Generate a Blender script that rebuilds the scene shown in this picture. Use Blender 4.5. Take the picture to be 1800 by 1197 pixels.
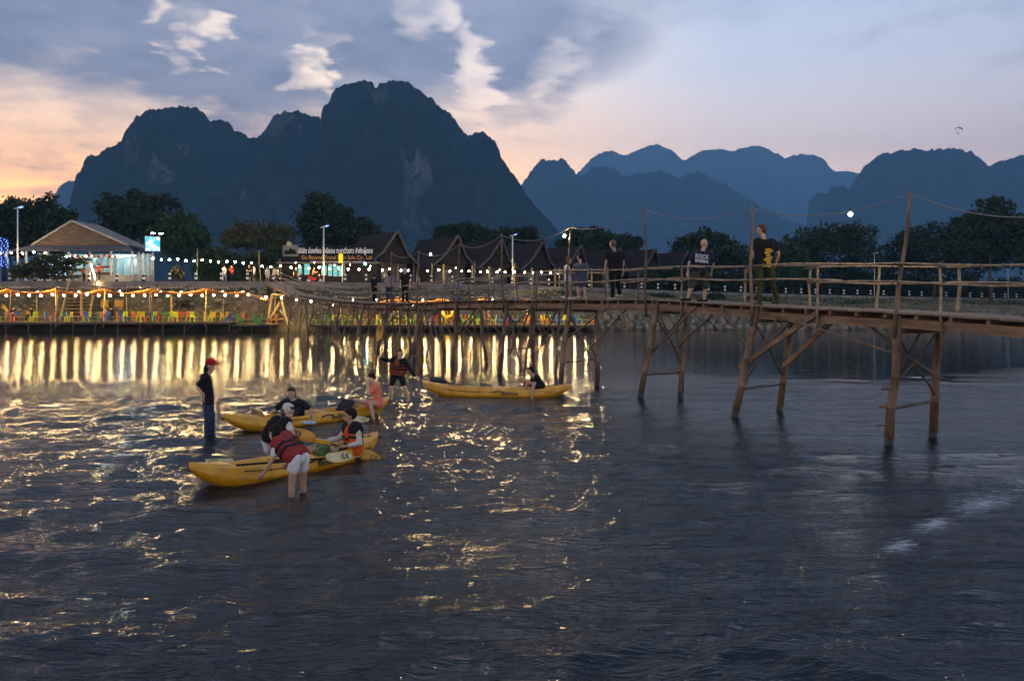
import bpy, math, random
import numpy as np
from mathutils import Vector, Matrix

for o in list(bpy.data.objects):
    bpy.data.objects.remove(o)
SC = bpy.context.scene
COL = SC.collection
R = math.radians
rnd = random.Random(7)

# ------------------------------------------------------------------ camera
# the photograph: 28 mm lens held level, 2.75 m above the river, frame shifted down a little
F, CX, YH, EYE = 1400.0, 900.0, 530.0, 2.75
cam_d = bpy.data.cameras.new('camera')
cam_d.sensor_width = 36.0
cam_d.lens = 28.0
cam_d.shift_y = (YH - 598.5) / 1800.0
cam_d.clip_start = 0.1
cam_d.clip_end = 20000
cam = bpy.data.objects.new('camera', cam_d)
cam.location = (0, 0, EYE)
cam.rotation_euler = (R(90), 0, 0)
COL.objects.link(cam)
SC.camera = cam

# ------------------------------------------------------------------ sky, sun, exposure
SUN_AZ = -36.0           # degrees, left of the view axis: the sun has just gone down there
SUN_EL = 1.5
W = bpy.data.worlds.new('World')
SC.world = W
W.use_nodes = True


class NT:
    """small helper to write node trees"""
    def __init__(s, tree):
        s.t = tree
        s.n = tree.nodes
        s.l = tree.links

    def node(s, typ, **kw):
        n = s.n.new(typ)
        for k, v in kw.items():
            setattr(n, k, v)
        return n

    def put(s, sock, v):
        if isinstance(v, bpy.types.NodeSocket):
            s.l.new(v, sock)
        elif isinstance(v, (tuple, list)) and len(v) == 3 and sock.type == 'RGBA':
            sock.default_value = (*v, 1)
        else:
            sock.default_value = v

    def math(s, op, a, b=None, c=None, clamp=False):
        n = s.node('ShaderNodeMath', operation=op, use_clamp=clamp)
        s.put(n.inputs[0], a)
        if b is not None:
            s.put(n.inputs[1], b)
        if c is not None:
            s.put(n.inputs[2], c)
        return n.outputs[0]

    def vmath(s, op, a, b=None, out=0):
        n = s.node('ShaderNodeVectorMath', operation=op)
        s.put(n.inputs[0], a)
        if b is not None:
            s.put(n.inputs[1], b)
        return n.outputs['Value'] if op in ('DOT_PRODUCT', 'LENGTH') else n.outputs[0]

    def mix(s, f, a, b, mode='MIX'):
        n = s.node('ShaderNodeMix', data_type='RGBA', blend_type=mode)
        s.put(n.inputs['Factor'], f)
        s.put(n.inputs['A'] if False else n.inputs[6], a)
        s.put(n.inputs[7], b)
        return n.outputs[2]

    def smooth(s, v, lo, hi, a=0.0, b=1.0):
        n = s.node('ShaderNodeMapRange', interpolation_type='SMOOTHSTEP')
        s.put(n.inputs[0], v)
        n.inputs[1].default_value = lo
        n.inputs[2].default_value = hi
        n.inputs[3].default_value = a
        n.inputs[4].default_value = b
        return n.outputs[0]

    def ramp(s, v, stops):
        n = s.node('ShaderNodeValToRGB')
        e = n.color_ramp.elements
        e[0].position, e[0].color = stops[0][0], (*stops[0][1], 1)
        e[1].position, e[1].color = stops[-1][0], (*stops[-1][1], 1)
        for p, c in stops[1:-1]:
            k = e.new(p)
            k.color = (*c, 1)
        s.put(n.inputs[0], v)
        return n.outputs[0]

    def noise(s, vec, scale, detail=4, rough=0.55, dist=0.0, col=False):
        n = s.node('ShaderNodeTexNoise')
        if vec is not None:
            s.put(n.inputs['Vector'], vec)
        n.inputs['Scale'].default_value = scale
        n.inputs['Detail'].default_value = detail
        n.inputs['Roughness'].default_value = rough
        n.inputs['Distortion'].default_value = dist
        return n.outputs['Color' if col else 'Fac']


w = NT(W.node_tree)
w.n.clear()
wd = w.vmath('NORMALIZE', w.node('ShaderNodeTexCoord').outputs['Generated'])
sep = w.node('ShaderNodeSeparateXYZ')
w.put(sep.inputs[0], wd)
dx, dy, dz = sep.outputs
dzp = w.math('MAXIMUM', dz, 0.0)
sunh = (math.sin(R(SUN_AZ)), math.cos(R(SUN_AZ)), 0.0)
hor = w.node('ShaderNodeCombineXYZ')
w.put(hor.inputs[0], dx)
w.put(hor.inputs[1], dy)
toward = w.vmath('DOT_PRODUCT', w.vmath('NORMALIZE', hor.outputs[0]), sunh)   # 1 toward the sunset, -1 opposite
g_sun = w.smooth(toward, 0.60, 1.0)
g_mid = w.smooth(toward, -0.25, 0.92)
SUNSET = [(0.0, (3.6, 1.35, 0.12)), (0.09, (3.1, 1.25, 0.15)), (0.17, (2.2, 1.05, 0.30)), (0.26, (1.15, 0.82, 0.60)),
          (0.37, (0.42, 0.46, 0.56)), (0.6, (0.17, 0.205, 0.29)), (1.0, (0.10, 0.14, 0.235))]
MIDDLE = [(0.0, (1.7, 0.92, 0.50)), (0.12, (1.5, 0.90, 0.60)), (0.18, (1.02, 0.76, 0.66)), (0.27, (0.54, 0.54, 0.62)),
          (0.36, (0.31, 0.37, 0.49)), (0.6, (0.165, 0.20, 0.285)), (1.0, (0.10, 0.14, 0.235))]
AWAY = [(0.0, (0.42, 0.36, 0.40)), (0.12, (0.44, 0.38, 0.44)), (0.27, (0.26, 0.28, 0.37)), (0.5, (0.15, 0.19, 0.29)),
        (0.8, (0.11, 0.15, 0.25)), (1.0, (0.10, 0.14, 0.235))]
base = w.mix(g_mid, w.ramp(dzp, AWAY), w.mix(g_sun, w.ramp(dzp, MIDDLE), w.ramp(dzp, SUNSET)))
nish = w.node('ShaderNodeTexSky', sky_type='NISHITA', sun_disc=False)
nish.sun_elevation = R(SUN_EL)
nish.sun_rotation = R(SUN_AZ)
nish.altitude = 250
base = w.mix(1.0, base, w.mix(1.0, nish.outputs[0], (0.05, 0.05, 0.05), 'MULTIPLY'), 'ADD')
# clouds: one layer seen in perspective, thick grey-blue to the upper left, breaking up to the right
den = w.math('ADD', dzp, 0.10)
flat = w.node('ShaderNodeCombineXYZ')
w.put(flat.inputs[0], w.math('DIVIDE', dx, den))
w.put(flat.inputs[1], w.math('DIVIDE', dy, den))
flat.inputs[2].default_value = 3.1
n1 = w.noise(flat.outputs[0], 0.9, 5, 0.53)
n2c = w.noise(flat.outputs[0], 3.6, 4, 0.60, col=True)
n2s = w.node('ShaderNodeSeparateXYZ')
w.put(n2s.inputs[0], n2c)
n2 = n2s.outputs[0]
warped = w.vmath('NORMALIZE', w.vmath('ADD', wd, w.vmath('MULTIPLY', w.vmath('SUBTRACT', n2c, (0.5, 0.5, 0.5)), (0.16, 0.16, 0.16))))
cl = w.math('ADD', w.math('MULTIPLY', n1, 0.62), w.math('MULTIPLY', n2, 0.38))


def px_dir(px, py):
    v = Vector(((px - CX) / F, 1.0, (YH - py) / F))
    return tuple(v.normalized())


def lobe(px, py, rad, amt):
    d = w.vmath('DOT_PRODUCT', warped, px_dir(px, py))
    return w.math('MULTIPLY', w.smooth(d, math.cos(rad), 1.0), amt)


bias = w.smooth(dx, -0.40, 0.34, 0.13, -0.20)
bias = w.math('ADD', bias, w.smooth(dz, 0.185, 0.32, -0.32, 0.06))
for a in ((150, 100, 0.26, 0.18), (650, 90, 0.22, 0.19), (880, 150, 0.16, 0.16), (420, 150, 0.18, 0.10), (980, 70, 0.14, 0.10), (-150, -50, 0.3, 0.06),
          (1010, 190, 0.07, 0.05), (1740, 70, 0.12, 0.07), (1650, 178, 0.05, 0.07), (1780, 160, 0.06, 0.08), (1330, 10, 0.09, 0.06),
          (450, 70, 0.10, 0.09), (335, 55, 0.055, -0.34), (390, 92, 0.04, -0.30), (535, 135, 0.038, -0.30), (485, 8, 0.055, -0.30), (400, 170, 0.08, 0.08), (750, 20, 0.06, -0.26), (815, 70, 0.045, -0.22), (835, 120, 0.04, -0.20), (560, 85, 0.04, -0.24), (955, 115, 0.04, -0.14), (940, 175, 0.07, 0.14), (880, 60, 0.05, 0.12), (1090, 90, 0.06, 0.10), (265, 30, 0.03, -0.2),
          (270, 195, 0.07, -0.09), (40, 195, 0.07, -0.05), (110, 35, 0.03, -0.08)):
    bias = w.math('ADD', bias, lobe(*a))
cl = w.math('ADD', cl, bias)
cover = w.smooth(cl, 0.36, 0.76)
rim = w.math('MULTIPLY', w.smooth(cl, 0.36, 0.50), w.smooth(cl, 0.50, 0.66, 1.0, 0.0))
lit_edge = w.mix(g_sun, (0.44, 0.39, 0.40), (1.0, 0.74, 0.52))
lit_edge = w.mix(g_mid, (0.2, 0.22, 0.3), lit_edge)
high = w.smooth(dz, 0.10, 0.24)
behind = w.mix(w.math('MULTIPLY', w.math('MULTIPLY', high, g_sun), 0.6), base, (0.92, 0.74, 0.56))     # bright sky showing through the rifts
body = w.mix(w.smooth(w.math('ADD', n2s.outputs[1], w.math('MULTIPLY', n1, 0.5)), 0.5, 1.0), (0.075, 0.105, 0.175), (0.19, 0.205, 0.285))
body = w.mix(w.math('MULTIPLY', w.smooth(dz, 0.27, 0.12), g_sun), body, (0.36, 0.27, 0.26))
sky = w.mix(w.math('MULTIPLY', rim, 0.15), behind, lit_edge)
sky = w.mix(w.math('MULTIPLY', cover, 0.92), sky, body)
below = w.smooth(dz, -0.02, 0.0)
sky = w.mix(below, (0.02, 0.022, 0.03), sky)
bg = w.node('ShaderNodeBackground')
w.put(bg.inputs[0], sky)
bg.inputs[1].default_value = 2.5
W.cycles.sampling_method = 'MANUAL'
W.cycles.sample_map_resolution = 512
w.put(w.node('ShaderNodeOutputWorld').inputs[0], bg.outputs[0])

sun_d = bpy.data.lights.new('sun', 'SUN')
sun_d.energy = 0.12
sun_d.angle = R(12)
sun_d.color = (1.0, 0.66, 0.4)
sun = bpy.data.objects.new('sun', sun_d)
COL.objects.link(sun)
sv = Vector((math.sin(R(SUN_AZ)) * math.cos(R(4)), math.cos(R(SUN_AZ)) * math.cos(R(4)), math.sin(R(4))))
sun.rotation_euler = sv.to_track_quat('Z', 'Y').to_euler()

SC.view_settings.view_transform = 'Standard'
SC.view_settings.look = 'None'
SC.view_settings.exposure = 0.18
SC.view_settings.gamma = 1.0
SC.view_settings.use_curve_mapping = False
SC.render.engine = 'CYCLES'
cy = SC.cycles
cy.use_denoising = True
cy.denoiser = 'OPENIMAGEDENOISE'
cy.denoising_input_passes = 'RGB_ALBEDO_NORMAL'
cy.max_bounces = 4
cy.diffuse_bounces = 1
cy.glossy_bounces = 2
cy.transmission_bounces = 3
cy.transparent_max_bounces = 6
cy.volume_bounces = 0
cy.sample_clamp_indirect = 25.0
cy.sample_clamp_direct = 0.0
cy.caustics_reflective = False
cy.caustics_refractive = False
cy.use_light_tree = True
cy.use_adaptive_sampling = True
cy.adaptive_threshold = 0.03
cy.adaptive_min_samples = 16
cy.pixel_filter_type = 'BLACKMAN_HARRIS'


# ------------------------------------------------------------------ helpers
def at(px, py, d):
    """pixel of the photograph and a distance in metres -> a point of the place"""
    return Vector(((px - CX) * d / F, d, EYE + (YH - py) * d / F))


def dist_at(py):
    return F * EYE / (py - YH)


def wat(px, py):
    """point on the water surface seen at that pixel"""
    d = dist_at(py)
    return Vector(((px - CX) * d / F, d, 0.0))


MATS = {}


def mat(name, c1, c2=None, scale=6.0, rough=0.65, bump=0.0, bscale=None, metal=0.0, spec=0.4, stretch=(1, 1, 1), detail=4, emit=None, es=0.0, lo=0.35, hi=0.65):
    m = bpy.data.materials.new(name)
    m.use_nodes = True
    t = NT(m.node_tree)
    b = t.n['Principled BSDF']
    b.inputs['Roughness'].default_value = rough
    b.inputs['Metallic'].default_value = metal
    b.inputs['Specular IOR Level'].default_value = spec
    mp = t.node('ShaderNodeMapping')
    mp.inputs['Scale'].default_value = stretch
    t.put(mp.inputs[0], t.node('ShaderNodeTexCoord').outputs['Object'])
    if c2 is None:
        c2 = tuple(x * 0.72 for x in c1)
    n = t.noise(mp.outputs[0], scale, detail, 0.6)
    t.put(b.inputs['Base Color'], t.mix(t.smooth(n, lo, hi), c1, c2))
    if bump:
        bn = t.node('ShaderNodeBump')
        bn.inputs['Strength'].default_value = min(1.0, bump)
        bn.inputs['Distance'].default_value = 0.02
        t.put(bn.inputs['Height'], t.noise(mp.outputs[0], bscale or scale * 2.5, 5, 0.6))
        t.put(b.inputs['Normal'], bn.outputs[0])
    if emit:
        b.inputs['Emission Color'].default_value = (*emit, 1)
        b.inputs['Emission Strength'].default_value = es
    MATS[name] = m
    return m


def glow(name, col, strength):
    m = bpy.data.materials.new(name)
    m.use_nodes = True
    t = NT(m.node_tree)
    t.n.clear()
    e = t.node('ShaderNodeEmission')
    e.inputs[0].default_value = (*col, 1)
    e.inputs[1].default_value = strength
    t.put(t.node('ShaderNodeOutputMaterial').inputs[0], e.outputs[0])
    MATS[name] = m
    return m


def root_of(o):
    while o.parent:
        o = o.parent
    return o


def adopt(o, parent):
    """parent a part whose mesh is written in world coordinates"""
    if parent is not None:
        o.parent = parent
        p = parent
        r = root_of(parent)
        if parent.parent is None:
            o.matrix_parent_inverse = Matrix.Translation(r.location).inverted()
        elif parent.get('_local'):
            o.matrix_parent_inverse = Matrix.Identity(4)
    return o


def link(name, me, parent=None, loc=None, rot=None, scale=None):
    o = bpy.data.objects.new(name, me)
    COL.objects.link(o)
    adopt(o, parent)
    if loc is not None:
        o.location = loc
    if rot is not None:
        o.rotation_euler = rot
    if scale is not None:
        o.scale = scale
    return o


def tag(o, label=None, cat=None, group=None, kind=None):
    if label:
        o['label'] = label
    if cat:
        o['category'] = cat
    if group:
        o['group'] = group
    if kind:
        o['kind'] = kind
    return o


def thing(name, label, cat, loc=(0, 0, 0), group=None):
    o = bpy.data.objects.new(name, None)
    o.empty_display_size = 0.2
    o.location = loc
    COL.objects.link(o)
    return tag(o, label, cat, group)


class MB:
    """collects simple shapes for ONE mesh"""
    def __init__(s):
        s.v, s.f, s.m = [], [], []

    def add(s, vs, fs, mi=0):
        k = len(s.v)
        s.v.extend([tuple(p) for p in vs])
        s.f.extend([tuple(i + k for i in f) for f in fs])
        s.m.extend([mi] * len(fs))

    def box(s, c, size, rot=None, mi=0):
        hx, hy, hz = size[0] / 2, size[1] / 2, size[2] / 2
        vs = [Vector((x, y, z)) for x in (-hx, hx) for y in (-hy, hy) for z in (-hz, hz)]
        if rot is not None:
            vs = [rot @ q for q in vs]
        c = Vector(c)
        s.add([q + c for q in vs], [(0, 1, 3, 2), (4, 6, 7, 5), (0, 4, 5, 1), (2, 3, 7, 6), (0, 2, 6, 4), (1, 5, 7, 3)], mi)

    def beam(s, a, b, wd_, ht, up=(0, 0, 1), mi=0):
        """a board from a to b"""
        a, b = Vector(a), Vector(b)
        d = b - a
        L = d.length
        x = d.normalized()
        y = Vector(up).cross(x)
        if y.length < 1e-4:
            y = Vector((1, 0, 0)).cross(x)
        y.normalize()
        z = x.cross(y)
        s.box((a + b) / 2, (L, wd_, ht), Matrix((x, y, z)).transposed(), mi)

    def tube(s, pts, rad, n=8, cap=True, mi=0):
        pts = [Vector(p) for p in pts]
        if not hasattr(rad, '__len__'):
            rad = [rad] * len(pts)
        rings = []
        ref = None
        for i, p in enumerate(pts):
            d = (pts[min(i + 1, len(pts) - 1)] - pts[max(i - 1, 0)]).normalized()
            if ref is None:
                ref = d.orthogonal().normalized()
            else:
                ref = (ref - d * ref.dot(d))
                ref = ref.normalized() if ref.length > 1e-5 else d.orthogonal().normalized()
            o = d.cross(ref)
            rings.append([p + (ref * math.cos(2 * math.pi * k / n) + o * math.sin(2 * math.pi * k / n)) * rad[i] for k in range(n)])
        vs = [q for r in rings for q in r]
        fs = []
        for i in range(len(pts) - 1):
            for k in range(n):
                k2 = (k + 1) % n
                fs.append((i * n + k, i * n + k2, (i + 1) * n + k2, (i + 1) * n + k))
        if cap:
            fs.append(tuple(reversed(range(n))))
            fs.append(tuple((len(pts) - 1) * n + k for k in range(n)))
        s.add(vs, fs, mi)

    def ellipsoid(s, c, r, rot=None, nu=10, nv=7, mi=0):
        c = Vector(c)
        vs = [Vector((0, 0, -r[2]))]
        for j in range(1, nv):
            a = -math.pi / 2 + math.pi * j / nv
            for i in range(nu):
                b = 2 * math.pi * i / nu
                vs.append(Vector((r[0] * math.cos(a) * math.cos(b), r[1] * math.cos(a) * math.sin(b), r[2] * math.sin(a))))
        vs.append(Vector((0, 0, r[2])))
        if rot is not None:
            vs = [rot @ q for q in vs]
        fs = [(0, 1 + (i + 1) % nu, 1 + i) for i in range(nu)]
        for j in range(nv - 2):
            for i in range(nu):
                i2 = (i + 1) % nu
                fs.append((1 + j * nu + i, 1 + j * nu + i2, 1 + (j + 1) * nu + i2, 1 + (j + 1) * nu + i))
        e = len(vs) - 1
        b0 = 1 + (nv - 2) * nu
        fs += [(b0 + i, b0 + (i + 1) % nu, e) for i in range(nu)]
        s.add([q + c for q in vs], fs, mi)

    def capsule(s, a, b, r1, r2, n=10, mi=0):
        a, b = Vector(a), Vector(b)
        d = b - a
        L = max(d.length, 1e-4)
        d = d / L if d.length > 1e-5 else Vector((0, 0, 1))
        ang = (90, 60, 30, 0)
        pts, rad = [], []
        for g in ang:
            pts.append(a - d * r1 * math.sin(R(g)))
            rad.append(max(r1 * math.cos(R(g)), r1 * 0.05))
        for g in reversed(ang):
            pts.append(b + d * r2 * math.sin(R(g)))
            rad.append(max(r2 * math.cos(R(g)), r2 * 0.05))
        s.tube(pts, rad, n, True, mi)

    def mesh(s, name, mats, smooth=False):
        me = bpy.data.meshes.new(name)
        me.from_pydata(s.v, [], s.f)
        for m in (mats if isinstance(mats, (list, tuple)) else [mats]):
            me.materials.append(m)
        if any(s.m):
            me.polygons.foreach_set('material_index', s.m)
        if smooth:
            me.polygons.foreach_set('use_smooth', [True] * len(me.polygons))
        me.update()
        return me

    def build(s, name, mats, parent=None, smooth=False, **kw):
        return link(name, s.mesh(name, mats, smooth), parent, **kw)


def np_mesh(name, verts, faces, mats, smooth=False, mi=None):
    me = bpy.data.meshes.new(name)
    nv, nf, k = len(verts), len(faces), faces.shape[1]
    me.vertices.add(nv)
    me.vertices.foreach_set('co', verts.astype(np.float32).ravel())
    me.loops.add(nf * k)
    me.loops.foreach_set('vertex_index', faces.astype(np.int32).ravel())
    me.polygons.add(nf)
    me.polygons.foreach_set('loop_start', np.arange(0, nf * k, k, dtype=np.int32))
    me.polygons.foreach_set('loop_total', np.full(nf, k, dtype=np.int32))
    for m in (mats if isinstance(mats, (list, tuple)) else [mats]):
        me.materials.append(m)
    if mi is not None:
        me.polygons.foreach_set('material_index', mi.astype(np.int32))
    if smooth:
        me.polygons.foreach_set('use_smooth', np.ones(nf, dtype=bool))
    me.update(calc_edges=True)
    me.validate()
    return me


def grid_faces(nr, nc):
    a = np.arange(nr * nc).reshape(nr, nc)
    return np.stack([a[:-1, :-1].ravel(), a[:-1, 1:].ravel(), a[1:, 1:].ravel(), a[1:, :-1].ravel()], 1)


def vnoise(x, y, seed):
    xi, yi = np.floor(x).astype(np.int64), np.floor(y).astype(np.int64)
    fx, fy = x - xi, y - yi
    fx, fy = fx * fx * (3 - 2 * fx), fy * fy * (3 - 2 * fy)

    def h(a, b):
        n = (a * 374761393 + b * 668265263 + seed * 982451653) & 0x7fffffff
        n = ((n ^ (n >> 13)) * 1274126177) & 0x7fffffff
        return ((n ^ (n >> 16)) & 0xffff) / 65535.0 * 2 - 1
    return (h(xi, yi) * (1 - fx) + h(xi + 1, yi) * fx) * (1 - fy) + (h(xi, yi + 1) * (1 - fx) + h(xi + 1, yi + 1) * fx) * fy


def fbm(x, y, seed, oct=5, gain=0.5):
    s, a = 0, 1.0
    for k in range(oct):
        s = s + a * vnoise(x * 2 ** k + 17.3 * k, y * 2 ** k - 9.1 * k, seed + k)
        a *= gain
    return s


ORD = ['first', 'second', 'third', 'fourth', 'fifth', 'sixth', 'seventh', 'eighth', 'ninth', 'tenth', 'eleventh', 'twelfth', 'thirteenth',
       'fourteenth', 'fifteenth', 'sixteenth', 'seventeenth', 'eighteenth', 'nineteenth', 'twentieth']


def ordinal(i):
    if i < 20:
        return ORD[i]
    t, u = divmod(i + 1, 10)
    tens = {2: 'twenty', 3: 'thirty', 4: 'forty', 5: 'fifty'}[t]
    return {2: 'twentieth', 3: 'thirtieth', 4: 'fortieth', 5: 'fiftieth'}[t] if u == 0 else tens + '-' + ORD[u - 1]


def catenary(a, b, sag, n=12):
    a, b = Vector(a), Vector(b)
    return [a.lerp(b, i / n) - Vector((0, 0, sag * 4 * (i / n) * (1 - i / n))) for i in range(n + 1)]
# ------------------------------------------------------------------ the river
def smoothstep(x, a, b):
    t = np.clip((x - a) / (b - a), 0, 1)
    return t * t * (3 - 2 * t)


def water_material():
    m = bpy.data.materials.new('river_water')
    m.use_nodes = True
    t = NT(m.node_tree)
    b = t.n['Principled BSDF']
    co = t.node('ShaderNodeTexCoord').outputs['Object']
    sp = t.node('ShaderNodeSeparateXYZ')
    t.put(sp.inputs[0], co)
    murk = t.noise(co, 0.12, 3)
    basec = t.mix(t.smooth(murk, 0.35, 0.65), (0.006, 0.011, 0.017), (0.008, 0.011, 0.013))
    b.inputs['IOR'].default_value = 1.33
    b.inputs['Specular IOR Level'].default_value = 0.5
    # ripples too fine for the mesh; calm along the far bank, broken in the current
    wig = t.math('MULTIPLY_ADD', t.noise(co, 0.11, 3), 16.0, -8.0)
    far = t.smooth(t.math('ADD', sp.outputs[1], wig), 21.5, 31.0, 1.0, 0.06)
    mp = t.node('ShaderNodeMapping')
    mp.inputs['Rotation'].default_value = (0, 0, R(8))
    mp.inputs['Scale'].default_value = (0.34, 1.3, 1)
    t.put(mp.inputs[0], co)
    h = t.math('ADD', t.math('MULTIPLY', t.noise(mp.outputs[0], 3.2, 4, 0.62, 0.4), 0.13), t.math('MULTIPLY', t.noise(mp.outputs[0], 15.0, 3, 0.6, 0.5), 0.034))
    mp2 = t.node('ShaderNodeMapping')
    mp2.inputs['Scale'].default_value = (0.13, 1.2, 1)
    t.put(mp2.inputs[0], co)
    hf = t.math('MULTIPLY', t.noise(mp2.outputs[0], 2.6, 4, 0.6, 0.2), 0.030)
    q = t.math('MULTIPLY', t.smooth(t.math('ABSOLUTE', t.math('SUBTRACT', sp.outputs[1], 18.5)), 2.0, 6.5, 1.0, 0.0), t.smooth(sp.outputs[0], -2.0, 4.0))
    hn = t.math('MULTIPLY', t.math('MULTIPLY', t.math('MULTIPLY', h, far), 0.62), t.math('MULTIPLY_ADD', q, -0.4, 1.0))
    bn = t.node('ShaderNodeBump')
    bn.inputs['Distance'].default_value = 1.0
    bn.inputs['Strength'].default_value = 1.0
    t.put(bn.inputs['Height'], t.math('ADD', hn, t.math('MULTIPLY', t.math('MULTIPLY', hf, t.smooth(sp.outputs[0], 3.0, 13.0, 1.0, 0.28)), t.math('SUBTRACT', 1.0, far))))
    # foam left by a passing boat: two streaks at the right
    foam = None
    for (x, y, ang, lx, ly) in ((6.4, 10.85, 41, 1.7, 0.5), (7.9, 12.1, 41, 1.2, 0.6), (4.35, 8.95, 50, 0.75, 0.26), (5.2, 9.8, 41, 0.9, 0.3)):
        q = t.node('ShaderNodeMapping', vector_type='TEXTURE')
        q.inputs['Location'].default_value = (x, y, 0)
        q.inputs['Rotation'].default_value = (0, 0, R(ang))
        q.inputs['Scale'].default_value = (lx, ly, 1)
        t.put(q.inputs[0], co)
        d = t.math('SUBTRACT', 1.0, t.vmath('LENGTH', q.outputs[0]), clamp=True)
        foam = d if foam is None else t.math('MAXIMUM', foam, d)
    fmp = t.node('ShaderNodeMapping')
    fmp.inputs['Rotation'].default_value = (0, 0, R(-41))
    fmp.inputs['Scale'].default_value = (0.6, 4.5, 1)
    t.put(fmp.inputs[0], co)
    fn = t.noise(fmp.outputs[0], 7.0, 8, 0.72, 0.8)
    foam = t.smooth(t.math('ADD', t.math('MULTIPLY', foam, 0.30), fn), 0.63, 0.86)
    t.put(b.inputs['Base Color'], t.mix(t.math('MULTIPLY', foam, 0.62), basec, (0.55, 0.58, 0.62)))
    t.put(b.inputs['Roughness'], t.math('ADD', t.math('MULTIPLY', foam, 0.4), 0.06))
    t.put(b.inputs['Normal'], bn.outputs[0])
    return m


def build_water():
    ys = [-14.0]
    while ys[-1] < 3.0:
        ys.append(ys[-1] + 0.25)
    y = 3.2
    while y < 79:
        ys.append(y)
        y += max(0.04, 0.0095 * y)
    ys += [80, 82, 84, 90]
    xs = list(np.arange(-11.5, 11.51, 0.065))
    x = xs[-1]
    st = 0.07
    side = []
    while x < 420:
        st *= 1.045
        x += st
        side.append(x)
    xs = [-q for q in reversed(side)] + xs + side
    xs, ys = np.array(xs), np.array(ys)
    X, Y = np.meshgrid(xs, ys)
    rg = np.random.default_rng(11)
    Z = np.zeros_like(X)
    DX = np.zeros_like(X)
    DY = np.zeros_like(X)
    far = 1 - 0.90 * smoothstep(Y + 5.0 * fbm(X * 0.08, Y * 0.08, 5, 3), 20.5, 30)
    far = far * (1 + 0.55 * (1 - smoothstep(Y, 8.0, 14.0))) * (1 - 0.5 * np.exp(-((Y - 18.5) / 4.5) ** 2) * smoothstep(X, -2.0, 4.0))
    gust = np.clip(0.72 + 0.55 * fbm(X * 0.16 + 3, Y * 0.22, 23, 3), 0.25, 1.5)
    mesh_y = np.maximum(0.04, 0.0095 * np.abs(Y))
    for k in range(80):
        lam = 0.22 * (1.9 / 0.22) ** rg.random()
        ang = R(90 + 14) + rg.normal() * 0.55          # crests lie across the view, tilted like the current
        kx, ky = math.cos(ang), math.sin(ang)
        kk = 2 * math.pi / lam
        slope = 0.0235 * (lam / 0.6) ** -0.12 * (0.6 + 0.8 * rg.random())
        amp = slope / kk
        fade = smoothstep(lam / mesh_y, 2.5, 5.0)
        ph = rg.random() * 6.283
        arg = kk * (kx * X + ky * Y) + ph + 0.9 * fbm(X * 0.35, Y * 0.35, 100 + k, 2)
        a = amp * far * fade * gust
        Z += a * np.sin(arg)
        DX += a * kx * np.cos(arg) * 0.8
        DY += a * ky * np.cos(arg) * 0.8
    # wake ridges from a boat that went by on the right
    for (x0, y0, x1, y1, am, wd_) in ((4.3, 14.0, 12.0, 14.5, 0.05, 0.14), (3.4, 12.5, 12.0, 13.9, 0.034, 0.1), (1.5, 10.9, 9.0, 12.4, 0.03, 0.2),
                                      (1.2, 8.9, 8.0, 10.6, 0.02, 0.13), (-14.0, 15.3, -3.0, 15.9, 0.03, 0.22), (-13.0, 13.2, -4.5, 13.9, 0.018, 0.16)):
        L = math.hypot(x1 - x0, y1 - y0)
        ux, uy = (x1 - x0) / L, (y1 - y0) / L
        s = (X - x0) * ux + (Y - y0) * uy
        d = -(X - x0) * uy + (Y - y0) * ux + 0.35 * fbm(X * 0.3, Y * 0.3, 61, 3)
        m = smoothstep(s, -1.0, 1.5) * (1 - smoothstep(s, L - 2.0, L + 1.0))
        Z += am * m * (np.exp(-(d / wd_) ** 2) - 0.7 * np.exp(-((d - 1.8 * wd_) / wd_) ** 2))
    # rings and small standing waves where legs and hulls break the surface
    for (px_, py_) in ((1562, 783), (1640, 768), (1291, 733), (1370, 722), (1125, 700), (1196, 699), (985, 680), (1050, 678), (365, 766), (513, 876), (534, 862), (688, 702), (718, 700)):
        c = wat(px_, py_)
        r_ = np.hypot(X - c.x, (Y - c.y))
        Z += 0.011 * np.exp(-r_ / 0.5) * np.sin(r_ * 26.0) * (r_ > 0.05)
    V = np.stack([(X + DX).ravel(), (Y + DY).ravel(), Z.ravel()], 1)
    me = np_mesh('river_water', V, grid_faces(len(ys), len(xs)), water_material(), True)
    return tag(link('river_water', me), kind='structure')


build_water()

# ------------------------------------------------------------------ far bank
PX = np.array([-3000, -200, -60, -22, -8.3, 6.6, 16, 40.4, 90, 300, 3000.])
PY = np.array([78, 78, 78, 78, 83, 92, 98, 113, 140, 240, 400.])
PZ = np.array([4.6, 4.6, 4.6, 4.6, 4.53, 4.33, 4.08, 3.64, 3.1, 3.1, 3.1])


def prom(x):
    """edge of the promenade at that x: y, z"""
    return float(np.interp(x, PX, PY)), float(np.interp(x, PX, PZ))


def prom_px(px):
    """point of the promenade edge seen at pixel column px"""
    x = (px - CX) / F * 85
    for _ in range(25):
        x = (px - CX) / F * prom(x)[0]
    y, z = prom(x)
    return Vector((x, y, z))


def shore(x):
    return float(np.interp(x, [-3000, -20, 4, 12, 60, 3000], [73, 73, 75.5, 77, 78, 90]))


M_SOIL = mat('bank_soil', (0.16, 0.115, 0.07), (0.07, 0.07, 0.03), 0.35, 0.95, 0.6, 3.0, spec=0.1, detail=7)
M_CONC = mat('concrete', (0.21, 0.19, 0.165), (0.13, 0.115, 0.10), 0.8, 0.9, 0.3, 9, spec=0.2)
M_STONE = mat('river_stone', (0.22, 0.185, 0.145), (0.11, 0.098, 0.082), 1.1, 0.9, 0.5, 7, spec=0.2)


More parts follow.
